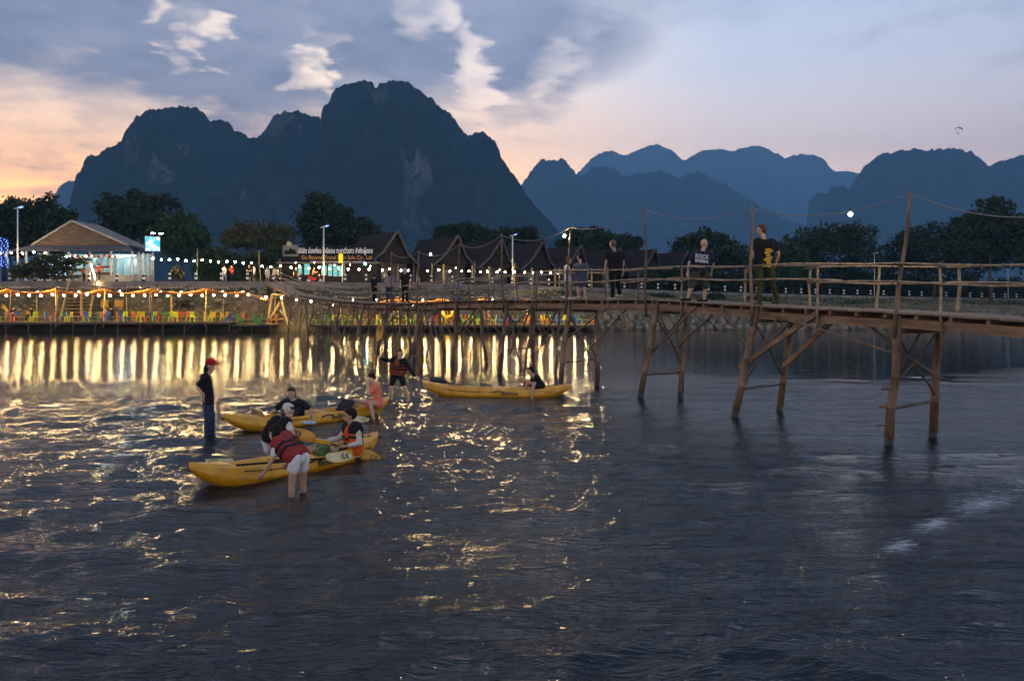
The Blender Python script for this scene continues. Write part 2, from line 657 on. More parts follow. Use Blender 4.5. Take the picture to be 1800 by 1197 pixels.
def build_ground():
    xs = np.concatenate([[-6000, -2500, -900, -400, -200], np.arange(-130, 160, 1.1), [200, 300, 500, 900, 2500, 6000]])
    rows = []
    for x in xs:
        sy = shore(x)
        py, pz = prom(x)
        r = [(sy - 6, -1.6), (sy - 1.5, -0.5), (sy, 0.0)]
        left = 1 - smoothstep(np.array(x), 2.0, 9.0)
        a = (sy + 1.6, 1.25)
        for t in np.linspace(0, 1, 9):
            yy = (sy + 0.9) * (1 - t) + (py + 0.25) * t
            zz = 0.75 + (pz - 0.35 - 0.75) * (t ** (0.75 + 0.25 * float(left)))
            r.append((yy, zz))
        r.append((py + 6.4, pz - 0.35))
        for q in (12, 30, 70, 160, 400, 1000, 2500, 6500):
            r.append((py + q, pz - 0.05))
        rows.append(r)
    A = np.array(rows)
    X = np.repeat(xs[:, None], A.shape[1], 1)
    Y, Z = A[..., 0].copy(), A[..., 1].copy()
    bump = 0.28 * fbm(X * 0.5, Y * 0.5, 3, 5)
    mask = np.zeros_like(Z)
    mask[:, 2:11] = 1
    mask[:, 11] = 0.1
    Z += bump * mask
    V = np.stack([X.ravel(), Y.ravel(), Z.ravel()], 1)
    me = np_mesh('ground', V, grid_faces(len(xs), A.shape[1])[:, ::-1], M_SOIL, True)
    g = tag(link('ground', me), kind='structure')
    # promenade slab with its kerb
    mb = MB()
    st = [-400, -200, -100, -60, -45, -35, -28, -22, -18, -14, -8.3, -3, 2, 6.6, 11, 16, 24, 32, 40.4, 55, 70, 90, 140, 220]
    P = [(x, *prom(x)) for x in st]
    for i in range(len(P) - 1):
        x0, y0, z0 = P[i]
        x1, y1, z1 = P[i + 1]
        k = len(mb.v)
        prof = [(0.0, -0.75), (0.0, 0.12), (0.3, 0.12), (0.3, 0.0), (6.0, 0.0), (6.0, -0.5)]
        for (x, y, z) in ((x0, y0, z0), (x1, y1, z1)):
            for (o, h) in prof:
                mb.v.append((x, y + o, z + h))
        n = len(prof)
        for j in range(n - 1):
            mb.f.append((k + j, k + n + j, k + n + j + 1, k + j + 1))
            mb.m.append(0)
    tag(mb.build('promenade', M_CONC), kind='structure')
    return g


GROUND = build_ground()


def stone_mesh(seed):
    rg = random.Random(seed)
    import bmesh
    bm = bmesh.new()
    bmesh.ops.create_icosphere(bm, subdivisions=1, radius=0.5)
    for v in bm.verts:
        v.co *= 0.8 + 0.35 * rg.random()
    q = bmesh.ops.convex_hull(bm, input=bm.verts)
    me = bpy.data.meshes.new('stone')
    bm.to_mesh(me)
    bm.free()
    me.materials.append(M_STONE)
    return me


STONES = [stone_mesh(k) for k in range(7)]


def build_stones():
    rg = random.Random(5)
    n = 0
    # riprap along the right-hand waterline, big ones at the water
    for row, (off, zz, lo, hi) in enumerate(((0.0, 0.18, 0.8, 1.35), (0.75, 0.62, 0.7, 1.2), (1.5, 1.05, 0.55, 1.0), (2.4, 1.4, 0.4, 0.7))):
        x = 7.0 + 0.3 * row
        while x < 56 and n < 290:
            s = rg.uniform(lo, hi)
            x += s * 0.52
            y = shore(x) + 0.1 + off + rg.uniform(-0.15, 0.15)
            link('stone', STONES[rg.randrange(7)], GROUND, (x, y, zz + rg.uniform(-0.08, 0.1)), (rg.uniform(0, 6), rg.uniform(0, 6), rg.uniform(0, 6)),
                 (s, s * rg.uniform(0.75, 1), s * rg.uniform(0.62, 0.9)))
            x += s * 0.42
            n += 1
    # scattered rubble on the left-hand slope, joined: too small and too many to pick apart
    mb = MB()
    for k in range(900):
        x = rg.uniform(-58, 8)
        py, pz = prom(x)
        t = rg.random() ** 0.8
        sy = shore(x)
        yy = (sy + 0.9) * (1 - t) + py * t
        zz = 0.75 + (pz - 1.1) * t
        s = rg.uniform(0.10, 0.38)
        mb.ellipsoid((x, yy - 0.05, zz), (s, s * 0.8, s * 0.6), Matrix.Rotation(rg.uniform(0, 3), 3, 'Z'), 6, 4)
    o = mb.build('rubble', M_STONE, GROUND)
    o['kind'] = 'stuff'


build_stones()

# ------------------------------------------------------------------ mountains
def mountain_material(name, green, rock, amount, scars=()):
    m = bpy.data.materials.new(name)
    m.use_nodes = True
    t = NT(m.node_tree)
    b = t.n['Principled BSDF']
    b.inputs['Roughness'].default_value = 1.0
    b.inputs['Specular IOR Level'].default_value = 0.0
    co = t.node('ShaderNodeTexCoord').outputs['Object']
    mp = t.node('ShaderNodeMapping')
    mp.inputs['Scale'].default_value = (0.013, 0.013, 0.004)
    t.put(mp.inputs[0], co)
    geo = t.node('ShaderNodeNewGeometry')
    s3 = t.node('ShaderNodeSeparateXYZ')
    t.put(s3.inputs[0], geo.outputs['True Normal'])
    steep = t.smooth(s3.outputs[2], 0.15, 0.55, 1.0, 0.0)
    cliff = t.smooth(t.noise(mp.outputs[0], 0.9, 7, 0.6, 0.6), 0.60 - amount, 0.74 - amount)
    for (x, z, rx, rz, k) in scars:         # bare rock scars on the cliff
        q = t.node('ShaderNodeMapping', vector_type='TEXTURE')
        q.inputs['Location'].default_value = (x, 0, z)
        q.inputs['Scale'].default_value = (rx, 1e6, rz)
        t.put(q.inputs[0], co)
        e_ = t.math('SUBTRACT', 1.0, t.vmath('LENGTH', q.outputs[0]), clamp=True)
        cliff = t.math('MAXIMUM', cliff, t.smooth(t.math('ADD', t.math('MULTIPLY', e_, k), t.noise(mp.outputs[0], 2.2, 6, 0.65)), 0.62, 0.95))
    trees = t.mix(t.smooth(t.noise(co, 0.034, 6, 0.7), 0.35, 0.65), green, tuple(c * 0.45 for c in green))
    t.put(b.inputs['Base Color'], t.mix(t.math('MULTIPLY', t.math('MULTIPLY', cliff, steep), 0.8), trees, rock))
    bn = t.node('ShaderNodeBump')
    bn.inputs['Strength'].default_value = 1.0
    bn.inputs['Distance'].default_value = 14.0
    t.put(bn.inputs['Height'], t.noise(co, 0.075, 6, 0.7))
    t.put(b.inputs['Normal'], bn.outputs[0])
    return m


def mountain(prof, d, depth, seed, mats, rough=1.6, step=3.0):
    px = np.arange(prof[0][0], prof[-1][0] + 0.1, step)
    py = np.interp(px, [p[0] for p in prof], [p[1] for p in prof])
    rgn = np.random.default_rng(seed)
    py = py - rough * (np.abs(fbm(px * 0.13, px * 0 + 3.3, seed, 4)) * 1.5 - 0.6 + 0.55 * rgn.random(len(px)))
    X0 = (px - CX) * d / F
    Hh = np.maximum(EYE + (YH - py) * d / F, 6.0)
    nv = 64
    vv = np.concatenate([np.linspace(-1, 0, nv), np.linspace(0.05, 1, 12)])
    Vv, Xg = np.meshgrid(vv, X0, indexing='ij')
    Hg = np.repeat(Hh[None, :], len(vv), 0)
    f = np.power(np.clip(1 - np.abs(Vv) ** 1.5, 0, 1), 0.72)
    sc = d / 1700.0
    warp = fbm(Xg / (170 * sc), Vv * 2.3, seed + 1, 4)
    fold = np.abs(fbm(Xg / (95 * sc) + 0.6 * warp, Vv * 0.9, seed + 2, 4))
    bite = np.clip(-Vv, 0, 1) ** 0.5 * np.clip(1 + Vv, 0, 1) ** 0.3
    Zg = Hg * f * (1 - 0.46 * fold * bite)
    Zg = Zg + 8.0 * sc * fbm(Xg / (14 * sc), Vv * 26, seed + 3, 3) * np.clip(1.2 * bite, 0, 1)
    uu = np.linspace(-1, 1, len(px))
    taper = np.clip(1 - np.abs(uu) ** 2.2, 0.03, 1.0)[None, :]
    Yg = d + depth * taper * Vv * (0.8 + 0.3 * warp) + 28 * sc * fbm(Xg / (60 * sc), Vv * 5, seed + 4, 4) * (Vv < 0)
    Zg[0] = 2.0
    Zg[-1] = 2.0
    V = np.stack([Xg.ravel(), Yg.ravel(), Zg.ravel()], 1)
    me = np_mesh('mountain', V, grid_faces(len(vv), len(px)), mats, False)
    return tag(link('mountain', me), kind='structure')


MM1 = mountain_material('karst_forest', (0.028, 0.042, 0.026), (0.26, 0.235, 0.22), 0.022, ((-126, 183, 25, 45, 0.48), (-142, 225, 15, 30, 0.25), (-45, 165, 21, 36, 0.22), (-315, 165, 45, 60, 0.2)))
MM2 = mountain_material('karst_forest_far', (0.03, 0.045, 0.03), (0.22, 0.2, 0.19), -0.03)
mountain([(112, 520), (122, 420), (130, 360), (137, 325), (148, 282), (153, 274), (172, 273), (190, 262), (207, 254), (213, 250), (222, 229), (238, 209), (262, 196),
          (290, 190), (320, 188), (345, 194), (358, 198), (368, 214), (376, 211), (390, 210), (404, 219), (412, 234), (421, 231), (430, 237), (441, 247), (468, 240),
          (480, 224), (492, 210), (510, 201), (530, 198), (550, 205), (562, 208), (571, 219), (578, 200), (582, 168), (590, 155), (615, 147), (640, 141), (655, 147),
          (660, 156), (668, 148), (690, 141), (715, 145), (740, 160), (765, 182), (785, 197), (800, 211), (812, 230), (823, 243), (830, 236), (845, 232), (860, 241),
          (873, 252), (882, 281), (895, 299), (910, 317), (925, 342), (945, 367), (968, 390), (1000, 430), (1040, 480), (1070, 522)], 1280, 410, 3, MM1, 3.8, 2.0)
mountain([(890, 420), (905, 345), (920, 320), (938, 296), (955, 285), (975, 281), (992, 288), (1010, 306), (1022, 312), (1040, 295), (1060, 293), (1085, 300), (1100, 313),
          (1120, 306), (1145, 301), (1170, 306), (1195, 313), (1215, 306), (1228, 303), (1250, 314), (1275, 325), (1300, 342), (1325, 360), (1350, 374), (1380, 388),
          (1420, 410), (1480, 450), (1540, 522)], 3450, 840, 9, MM2, 3.4)
mountain([(960, 360), (1010, 310), (1025, 295), (1045, 275), (1070, 265), (1100, 274), (1125, 262), (1155, 254), (1180, 264), (1200, 284), (1215, 276), (1235, 266), (1265, 264),
          (1290, 266), (1315, 259), (1335, 256), (1360, 268), (1380, 278), (1410, 271), (1430, 273), (1450, 289), (1470, 304), (1490, 301), (1510, 306), (1540, 330), (1640, 420),
          (1700, 500)], 6000, 1200, 15, MM2, 2.2)
mountain([(1405, 500), (1418, 400), (1423, 350), (1440, 338), (1455, 343), (1462, 330), (1480, 325), (1492, 335), (1500, 325), (1515, 300), (1540, 278), (1570, 268), (1600, 265),
          (1625, 266), (1655, 263), (1690, 263), (1715, 274), (1735, 290), (1742, 295), (1760, 284), (1790, 277), (1830, 276), (1880, 300), (1960, 290), (2060, 340), (2200, 400),
          (2400, 500)], 2700, 720, 21, MM2, 3.8)
mountain([(-700, 470), (-500, 400), (-300, 420), (-120, 440), (20, 400), (70, 385), (100, 355), (118, 335), (135, 318), (160, 330), (220, 380), (320, 500)], 3450, 720, 27, MM2, 1.0)

# ------------------------------------------------------------------ air
mh = bpy.data.materials.new('haze')
mh.use_nodes = True
th = NT(mh.node_tree)
th.n.clear()
pv = th.node('ShaderNodeVolumePrincipled')
pv.inputs['Color'].default_value = (0.24, 0.57, 0.96, 1)
pv.inputs['Density'].default_value = 0.00024
pv.inputs['Anisotropy'].default_value = 0.0
th.put(th.node('ShaderNodeOutputMaterial').inputs['Volume'], pv.outputs[0])
mb = MB()
mb.box((0, 3200, 640), (11400, 6440, 1284))
tag(mb.build('haze', mh), kind='stuff')
# ------------------------------------------------------------------ shared materials
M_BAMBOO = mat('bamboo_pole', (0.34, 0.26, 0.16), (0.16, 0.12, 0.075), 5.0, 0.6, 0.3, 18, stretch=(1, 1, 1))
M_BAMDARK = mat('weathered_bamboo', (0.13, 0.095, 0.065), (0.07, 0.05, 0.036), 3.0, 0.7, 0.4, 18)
M_LEG = mat('bridge_log', (0.22, 0.14, 0.08), (0.11, 0.07, 0.042), 4.0, 0.8, 0.6, 14, stretch=(1, 1, 0.3))
M_WET = mat('wet_log', (0.035, 0.027, 0.02), None, 4.0, 0.35)
M_BOARD = mat('sawn_board', (0.25, 0.155, 0.085), (0.13, 0.085, 0.05), 2.2, 0.75, 0.5, 11, stretch=(0.4, 0.4, 3))
M_DECK = mat('deck_plank', (0.24, 0.17, 0.11), (0.14, 0.10, 0.07), 3.0, 0.8, 0.4)
M_CABLE = mat('pale_cable', (0.22, 0.22, 0.21), None, 5, 0.6)
M_BLACK = mat('black_rubber', (0.012, 0.012, 0.014), (0.02, 0.02, 0.022), 8, 0.7, spec=0.15)
M_WHITE = mat('white_paint', (0.72, 0.71, 0.68), (0.5, 0.49, 0.46), 4, 0.6)
M_STEEL = mat('galvanised_steel', (0.38, 0.40, 0.42), (0.28, 0.3, 0.32), 5, 0.45, metal=0.6)

# ------------------------------------------------------------------ the bamboo footbridge
BR = [(2127, 10.4), (1800, 12.9), (1577, 15.2), (1330, 19.0), (1155, 22.6), (1000, 25.7), (890, 30.3), (802, 34.7), (735, 39.3), (680, 43.75), (640, 48.1), (597, 53.5),
      (552, 60.2), (512, 66.5), (468, 78.2)]
BZ = [2.38, 2.455, 2.555, 2.655, 2.815, 2.82, 2.815, 2.80, 2.67, 2.66, 2.68, 2.79, 3.05, 3.38, 4.66]
BXY = np.array([((p - CX) * d / F, d) for p, d in BR])
cum = np.concatenate([[0], np.cumsum(np.hypot(*np.diff(BXY, axis=0).T))])
BLEN = float(cum[-1])


def bspline(s):
    """smooth point on the near edge of the deck, s metres along"""
    w_ = 0.9
    out = Vector((0, 0, 0))
    for k in (-1, 0, 1):
        q = min(max(s + k * w_, 0), BLEN)
        out += Vector((np.interp(q, cum, BXY[:, 0]), np.interp(q, cum, BXY[:, 1]), np.interp(q, cum, BZ))) / 3
    return out


def bframe(s):
    p = bspline(s)
    t = bspline(min(s + 0.4, BLEN)) - bspline(max(s - 0.4, 0))
    t.z = 0
    t.normalize()
    return p, t, Vector((t.y, -t.x, 0))          # point, tangent toward the far bank, across toward the far edge


def s_at_px(px):
    lo, hi = 0.0, BLEN
    for _ in range(40):
        m = (lo + hi) / 2
        p = bspline(m)
        if CX + F * p.x / p.y > px:
            lo = m
        else:
            hi = m
    return lo


WID = 1.15
BRIDGE = thing('bamboo_footbridge', 'long weathered bamboo and timber footbridge crossing the river on splayed legs', 'footbridge', (4, 18, 0))


def pole(mb, a, b, r0, r1, wob=0.03, nodes=0.38, seed=0, n=8, mi=0):
    """a bamboo or log pole with knuckles and a slight wander"""
    rg = random.Random(seed)
    a, b = Vector(a), Vector(b)
    L = (b - a).length
    k = max(2, int(L / nodes))
    pts, rad = [], []
    d = (b - a).normalized()
    o1 = d.orthogonal().normalized()
    o2 = d.cross(o1)
    p1, p2 = rg.uniform(0, 6), rg.uniform(0, 6)
    for i in range(k + 1):
        t = i / k
        w1 = wob * math.sin(t * 5.5 + p1) * math.sin(math.pi * t)
        w2 = wob * math.sin(t * 7.1 + p2) * math.sin(math.pi * t)
        c = a.lerp(b, t) + o1 * w1 + o2 * w2
        r = r0 + (r1 - r0) * t
        if 0 < i < k and nodes < 1:
            pts += [c - d * 0.018, c, c + d * 0.018]
            rad += [r, r * 1.17, r]
        else:
            pts.append(c)
            rad.append(r)
    mb.tube(pts, rad, n, True, mi)


seedc = [100]


def bpole(name, a, b, r0, r1=None, mat_=None, wob=0.03, nodes=0.38, n=8, smooth=True, parent=None):
    seedc[0] += 1
    mb = MB()
    pole(mb, a, b, r0, r1 if r1 is not None else r0, wob, nodes, seedc[0], n)
    return mb.build(name, mat_ or M_BAMBOO, parent or BRIDGE, smooth)


def build_bridge():
    rg = random.Random(31)
    # deck planks: one shared mesh, laid across
    mb = MB()
    mb.box((0, 0, 0), (0.27, WID + 0.14, 0.035))
    plank = mb.mesh('plank', M_DECK)
    mb = MB()
    mb.box((0, 0, 0), (0.075, WID + 0.02, 0.085))
    joist = mb.mesh('joist', M_BOARD)
    n = int(BLEN / 0.33)
    step = BLEN / n
    for i in range(n):
        p, t, c = bframe((i + 0.5) * step)
        a = math.atan2(t.y, t.x)
        pit = math.atan2(bspline(min((i + 1) * step, BLEN)).z - bspline(i * step).z, step)
        link('plank', plank, BRIDGE, p + c * (WID / 2 + rg.uniform(-.025, .025)) + Vector((0, 0, -0.018 + rg.uniform(-.006, .006))), (0, -pit, a + rg.uniform(-.03, .03)),
             (step / 0.27 * 0.96, 1, 1))
    k = int(BLEN / 0.72)
    for i in range(k):
        p, t, c = bframe((i + 0.5) * BLEN / k)
        link('joist', joist, BRIDGE, p + c * WID / 2 + Vector((0, 0, -0.081)), (0, 0, math.atan2(t.y, t.x)))
    # stringers, one board per bay on each side, butted
    bents = [0.6] + [s_at_px(x) for x in (1577, 1330, 1155, 1000, 935, 890, 845, 802, 766, 735, 706, 680, 658, 640, 617, 597, 573, 552, 530, 512, 494)]
    ss = sorted(bents + [BLEN])
    for i in range(len(ss) - 1):
        for off in (0.06, WID - 0.06):
            a, _, c0 = bframe(ss[i] + 0.01)
            b, _, c1 = bframe(ss[i + 1] - 0.01)
            mb = MB()
            z = Vector((0, 0, -0.215 - 0.02 * (i % 2)))
            mb.beam(a + c0 * off + z, b + c1 * off + z, 0.05, 0.175)
            mb.build('stringer', M_BOARD, BRIDGE)
    # legs of each bent
    near_bot = {1577: (1562, 783), 1330: (1291, 733), 1155: (1125, 700), 1000: (985, 680), 890: (878, 657), 802: (796, 641), 735: (727, 629), 680: (664, 618), 640: (622, 610),
                597: (585, 602), 552: (541, 594), 512: (506, 590)}
    far_bot = {1577: (1640, 768), 1330: (1370, 722), 1155: (1196, 699), 1000: (1050, 678), 890: (938, 654)}
    legs = []
    main = set(round(s_at_px(x), 2) for x in near_bot)
    for x in (1577, 1330, 1155, 1000, 935, 890, 845, 802, 766, 735, 706, 680, 658, 640, 617, 597, 573, 552, 530, 512, 494):
        s = s_at_px(x)
        p, t, c = bframe(s)
        tn = p + c * 0.03 + Vector((0, 0, -0.12))
        tf = p + c * (WID - 0.03) + Vector((0, 0, -0.12))
        if x in near_bot:
            bn = wat(*near_bot[x])
            bf = wat(*far_bot[x]) if x in far_bot else p + c * (WID + 0.28) + t * rg.uniform(-.25, .35)
        else:
            bn = p - c * rg.uniform(0.05, 0.4) + t * rg.uniform(-1.1, 1.1)
            bf = p + c * (WID + rg.uniform(.0, .4)) + t * rg.uniform(-1.1, 1.1)
        r = 0.085 if x in near_bot else 0.045
        for top, bot, rr in ((tn, bn, r * 1.05), (tf, bf, r)):
            bot = Vector((bot.x, bot.y, 0.0))
            d = (bot - top).normalized()
            low = bot + d * 0.9
            seedc[0] += 1
            mb = MB()
            pole(mb, top - d * 0.1, bot - d * 0.12, rr * 0.8, rr, 0.035, 0.55, seedc[0], 9)
            leg = mb.build('leg', M_LEG, BRIDGE, True)
            mb = MB()
            pole(mb, bot - d * 0.14, low, rr * 1.02, rr * 1.05, 0.0, 5, 1, 9)
            mb.build('wet_foot', M_WET, leg, True)
        # sill between the two legs near the water, and a cap under the deck
        q = rg.uniform(0.22, 0.34)
        bpole('crossbar', tn.lerp(bn, 1 - q) - c * 0.08, tf.lerp(bf, 1 - q - 0.03) + c * 0.1, 0.032, 0.027, M_BAMDARK, 0.02)
        mb = MB()
        mb.beam(tn - c * 0.1 + Vector((0, 0, -0.25)), tf + c * 0.1 + Vector((0, 0, -0.25)), 0.09, 0.09)
        mb.build('cap_beam', M_BOARD, BRIDGE)
        # X bracing across the bent
        bpole('brace', tn.lerp(bn, 0.12), tf.lerp(bf, 0.66), 0.026, 0.022, M_BAMDARK, 0.03)
        if rg.random() < 0.7:
            bpole('brace', tf.lerp(bf, 0.1), tn.lerp(bn, 0.55), 0.024, 0.02, M_BAMDARK, 0.03)
        legs.append((s, tn, bn, tf, bf))
    # long diagonal braces along the bridge, the near bays as photographed
    def pt(px, py, far):
        s = s_at_px(px)
        p, t, c = bframe(s)
        q = p + c * (WID + 0.1 if far else -0.06)
        return at(px, py, q.y)
    for (x0, y0, x1, y1, far, r, board) in (
            (1300, 645, 1438, 549, 0, .045, 1), (1378, 643, 1466, 561, 1, .045, 1), (1240, 577, 1315, 611, 0, .02, 0), (1344, 548, 1583, 625, 0, .026, 0), (1512, 562, 1655, 666, 1, .028, 0),
            (1270, 543, 1316, 614, 0, .024, 0), (1366, 560, 1305, 684, 0, .024, 0), (1617, 586, 1574, 672, 1, .024, 0), (1084, 540, 1137, 624, 0, .03, 0), (1224, 538, 1144, 622, 0, .03, 0),
            (1159, 552, 1187, 612, 1, .022, 0), (1255, 550, 1194, 610, 1, .024, 0), (1065, 543, 986, 602, 0, .028, 0), (960, 545, 988, 634, 1, .026, 0), (1100, 545, 1040, 610, 1, .024, 0),
            (930, 540, 968, 600, 1, .024, 0), (1008, 560, 930, 626, 1, .022, 0), (905, 540, 884, 600, 0, .022, 0)):
        a, b = pt(x0, y0, far), pt(x1, y1, far)
        if board:
            mb = MB()
            mb.beam(a, b, 0.05, 0.115)
            mb.build('brace', M_BOARD, BRIDGE)
        else:
            bpole('brace', a, b, r * 1.1, r * 0.85, M_BAMDARK if far else M_LEG, 0.025)
    for i in range(4, len(legs) - 1):
        s0, tn0, bn0, tf0, bf0 = legs[i]
        s1, tn1, bn1, tf1, bf1 = legs[i + 1]
        bpole('brace', tn0.lerp(bn0, rg.uniform(.45, .62)), tn1 + Vector((0, 0, -.1)), 0.027, 0.022, M_BAMDARK, 0.03)
        if i % 2 == 0:
            bpole('brace', tn0 + Vector((0, 0, -.1)), tn1.lerp(bn1, rg.uniform(.4, .6)), 0.026, 0.022, M_LEG, 0.03)
        else:
            bpole('brace', tf0 + Vector((0, 0, -.1)), tf1.lerp(bf1, rg.uniform(.4, .6)), 0.026, 0.022, M_BAMDARK, 0.03)
    # extra thin struts where the far bents crowd together
    for k in range(24):
        s = rg.uniform(s_at_px(960), s_at_px(500))
        p, t, c = bframe(s)
        o = rg.choice((-0.1, 0.1, WID - 0.1, WID + 0.15))
        a = p + c * o + Vector((0, 0, -0.15))
        b = p + c * (o + rg.uniform(-.4, .4)) + t * rg.choice((-1, 1)) * rg.uniform(1.2, 2.6)
        b.z = rg.choice((-0.4, -0.4, 0.8, 1.2))
        bpole('strut', a, b, 0.034, 0.028, M_BAMDARK if k % 3 else M_LEG, 0.05)
    # broken branch stubs on the nearest leg
    s, tn, bn, tf, bf = legs[0]
    for q in (0.55, 0.69, 0.83):
        a = tn.lerp(bn, q)
        bpole('stub', a, a + Vector((-0.17 - 0.1 * q, -0.03, 0.02 - 0.05 * q)), 0.035, 0.025, M_LEG, 0.0, 2)
    # guard rails: overlapping bamboo lengths on both sides, two heights
    for side, off in (('near', -0.02), ('far', WID + 0.02)):
        for hgt in (0.9, 0.56):
            s = 0.1 + (1.7 if side == 'far' else 0)
            k = 0
            while s < BLEN - 1.0:
                L = rg.uniform(5.5, 7.5)
                e = min(s + L, BLEN - 0.1)
                m = max(3, int((e - s) / 0.9))
                pts = []
                ph = rg.uniform(0, 6)
                for j in range(m + 1):
                    q = s + (e - s) * j / m
                    p, t, c = bframe(q)
                    pts.append(p + c * (off + (0.035 if k % 2 else -0.035)) + Vector((0, 0, hgt + 0.045 * (k % 2) + 0.028 * math.sin(j * 1.3 + ph))))
                mb = MB()
                for j in range(m):       # knuckles along the cane
                    pass
                fine, rad = [], []
                for j in range(m):
                    for u in (0.0, 0.48, 0.5, 0.52):
                        fine.append(pts[j].lerp(pts[j + 1], u))
                        rad.append(0.024 * (1.18 if u == 0.5 else 1.0) * (1 - 0.25 * (j + u) / m))
                fine.append(pts[-1])
                rad.append(0.018)
                mb.tube(fine, rad, 8)
                mb.build('rail', M_BAMBOO, BRIDGE, True)
                s = e - rg.uniform(0.5, 1.1)
                k += 1
    # posts
    for x in (1660, 1440, 1200, 1070, 945, 870, 826, 784, 752, 720, 694, 668, 649, 628, 607, 585, 562, 541, 521, 503):
        p, t, c = bframe(s_at_px(x))
        lean = t * rg.uniform(-.06, .06)
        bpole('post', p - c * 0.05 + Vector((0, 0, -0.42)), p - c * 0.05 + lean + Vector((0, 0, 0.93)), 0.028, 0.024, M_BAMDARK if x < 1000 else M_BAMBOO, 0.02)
    for x in (1800, 1630, 1490, 1378, 1272, 1182, 1100, 1036, 975, 915, 862, 815, 770, 738, 708, 682, 655, 632, 610, 587, 565):
        p, t, c = bframe(s_at_px(x - 25) if x > 900 else s_at_px(x))
        lean = t * rg.uniform(-.08, .08)
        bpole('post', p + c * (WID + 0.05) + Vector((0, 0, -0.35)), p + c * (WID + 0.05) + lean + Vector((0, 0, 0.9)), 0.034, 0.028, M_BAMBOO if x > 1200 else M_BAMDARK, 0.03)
    # rope lashings where rails meet posts
    mb = MB()
    mb.tube([(0.05 * math.cos(q), 0.05 * math.sin(q), 0.05 * math.sin(2 * q)) for q in np.linspace(0, 2 * math.pi, 13)], 0.013, 5, False)
    lash = mb.mesh('lashing', M_BAMDARK, True)
    for x, side in [(q, 0) for q in (1660, 1577, 1440, 1327, 1200, 1140, 1070, 998, 945)] + [(q, 1) for q in (1800, 1630, 1490, 1378, 1272, 1182, 1100)]:
        p, t, c = bframe(s_at_px(x - (25 if side else 0)))
        for hgt in (0.9, 0.56):
            link('lashing', lash, BRIDGE, p + c * (WID + 0.05 if side else -0.05) + Vector((0, 0, hgt)), (R(90), 0, math.atan2(t.y, t.x)))
    # tall poles that carry the lamp cable
    tops = []
    for (xb, xt, yt) in ((1577, 1601, 335), (1327, 1322, 362), (1140, 1132, 363), (998, 1003, 397), (889, 881, 410), (806, 808, 427), (735, 736, 440), (690, 688, 443)):
        p, t, c = bframe(s_at_px(xb))
        base_ = p - c * 0.09 + Vector((0, 0, -0.5))
        top = at(xt, yt, p.y)
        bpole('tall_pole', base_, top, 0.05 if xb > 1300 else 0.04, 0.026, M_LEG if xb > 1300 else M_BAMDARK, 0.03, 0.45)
        tops.append(top - Vector((0, 0, 0.06)))
    return tops


TOPS = build_bridge()

# ------------------------------------------------------------------ lamps on the bridge
G_BIG = glow('bridge_bulb_light', (1.0, 0.68, 0.32), 900.0)
G_WARM = glow('festoon_light', (1.0, 0.68, 0.29), 330.0)
G_COOL = glow('cool_lamp_light', (0.75, 0.9, 1.0), 60.0)
G_CYAN = glow('cyan_lamp_light', (0.1, 0.65, 1.0), 90.0)
G_BLUE = glow('blue_led_light', (0.10, 0.22, 1.0), 14.0)


def bulb_mesh(name, r, m):
    import bmesh
    bm = bmesh.new()
    bmesh.ops.create_icosphere(bm, subdivisions=1, radius=r)
    me = bpy.data.meshes.new(name)
    bm.to_mesh(me)
    bm.free()
    me.materials.append(m)
    return me


B_BIG = bulb_mesh('bulb', 0.046, G_BIG)
B_WARM = bulb_mesh('bulb', 0.092, G_WARM)
B_SMALL = bulb_mesh('bulb', 0.05, G_WARM)
B_COOL = bulb_mesh('bulb', 0.09, G_COOL)
B_CYAN = bulb_mesh('bulb', 0.14, G_CYAN)
B_BLUE = bulb_mesh('bulb', 0.028, G_BLUE)

cable = thing('lamp_cable', 'pale sagging cable strung between the tall poles of the bamboo footbridge', 'cable', (5, 18, 4.5))
span = [at(2000, 345, 12.5)] + TOPS
for i in range(len(span) - 1):
    L = (span[i + 1] - span[i]).length
    mb = MB()
    mb.tube(catenary(span[i], span[i + 1], 0.055 * L + (0.05 if i else 0.2), 14), 0.011, 5)
    mb.build('span', M_CABLE, cable, True)
for (px, py, d, lab) in ((1495, 377, 16.6, 'bright lit bulb hanging from the cable behind the walkers, nearest of the bridge lamps'),
                         (992, 415, 25.9, 'lit bulb hanging over the two women standing on the footbridge'),
                         (757, 447, 37.8, 'lit bulb hanging above the bungalow roofs near the far end of the footbridge')):
    p = at(px, py, d)
    t = thing('hanging_bulb', lab, 'lamp', p, 'bulbs hung above the footbridge')
    link('bulb', B_BIG, t, p)
    mb = MB()
    mb.tube([p + Vector((0, 0, 0.05)), p + Vector((0, 0, 0.13))], 0.022, 8)
    mb.build('socket', M_BLACK, t, True)
    mb = MB()
    mb.tube([p + Vector((0, 0, 0.13)), p + Vector((0, 0, 0.22))], 0.006, 4)
    mb.build('flex', M_CABLE, t)
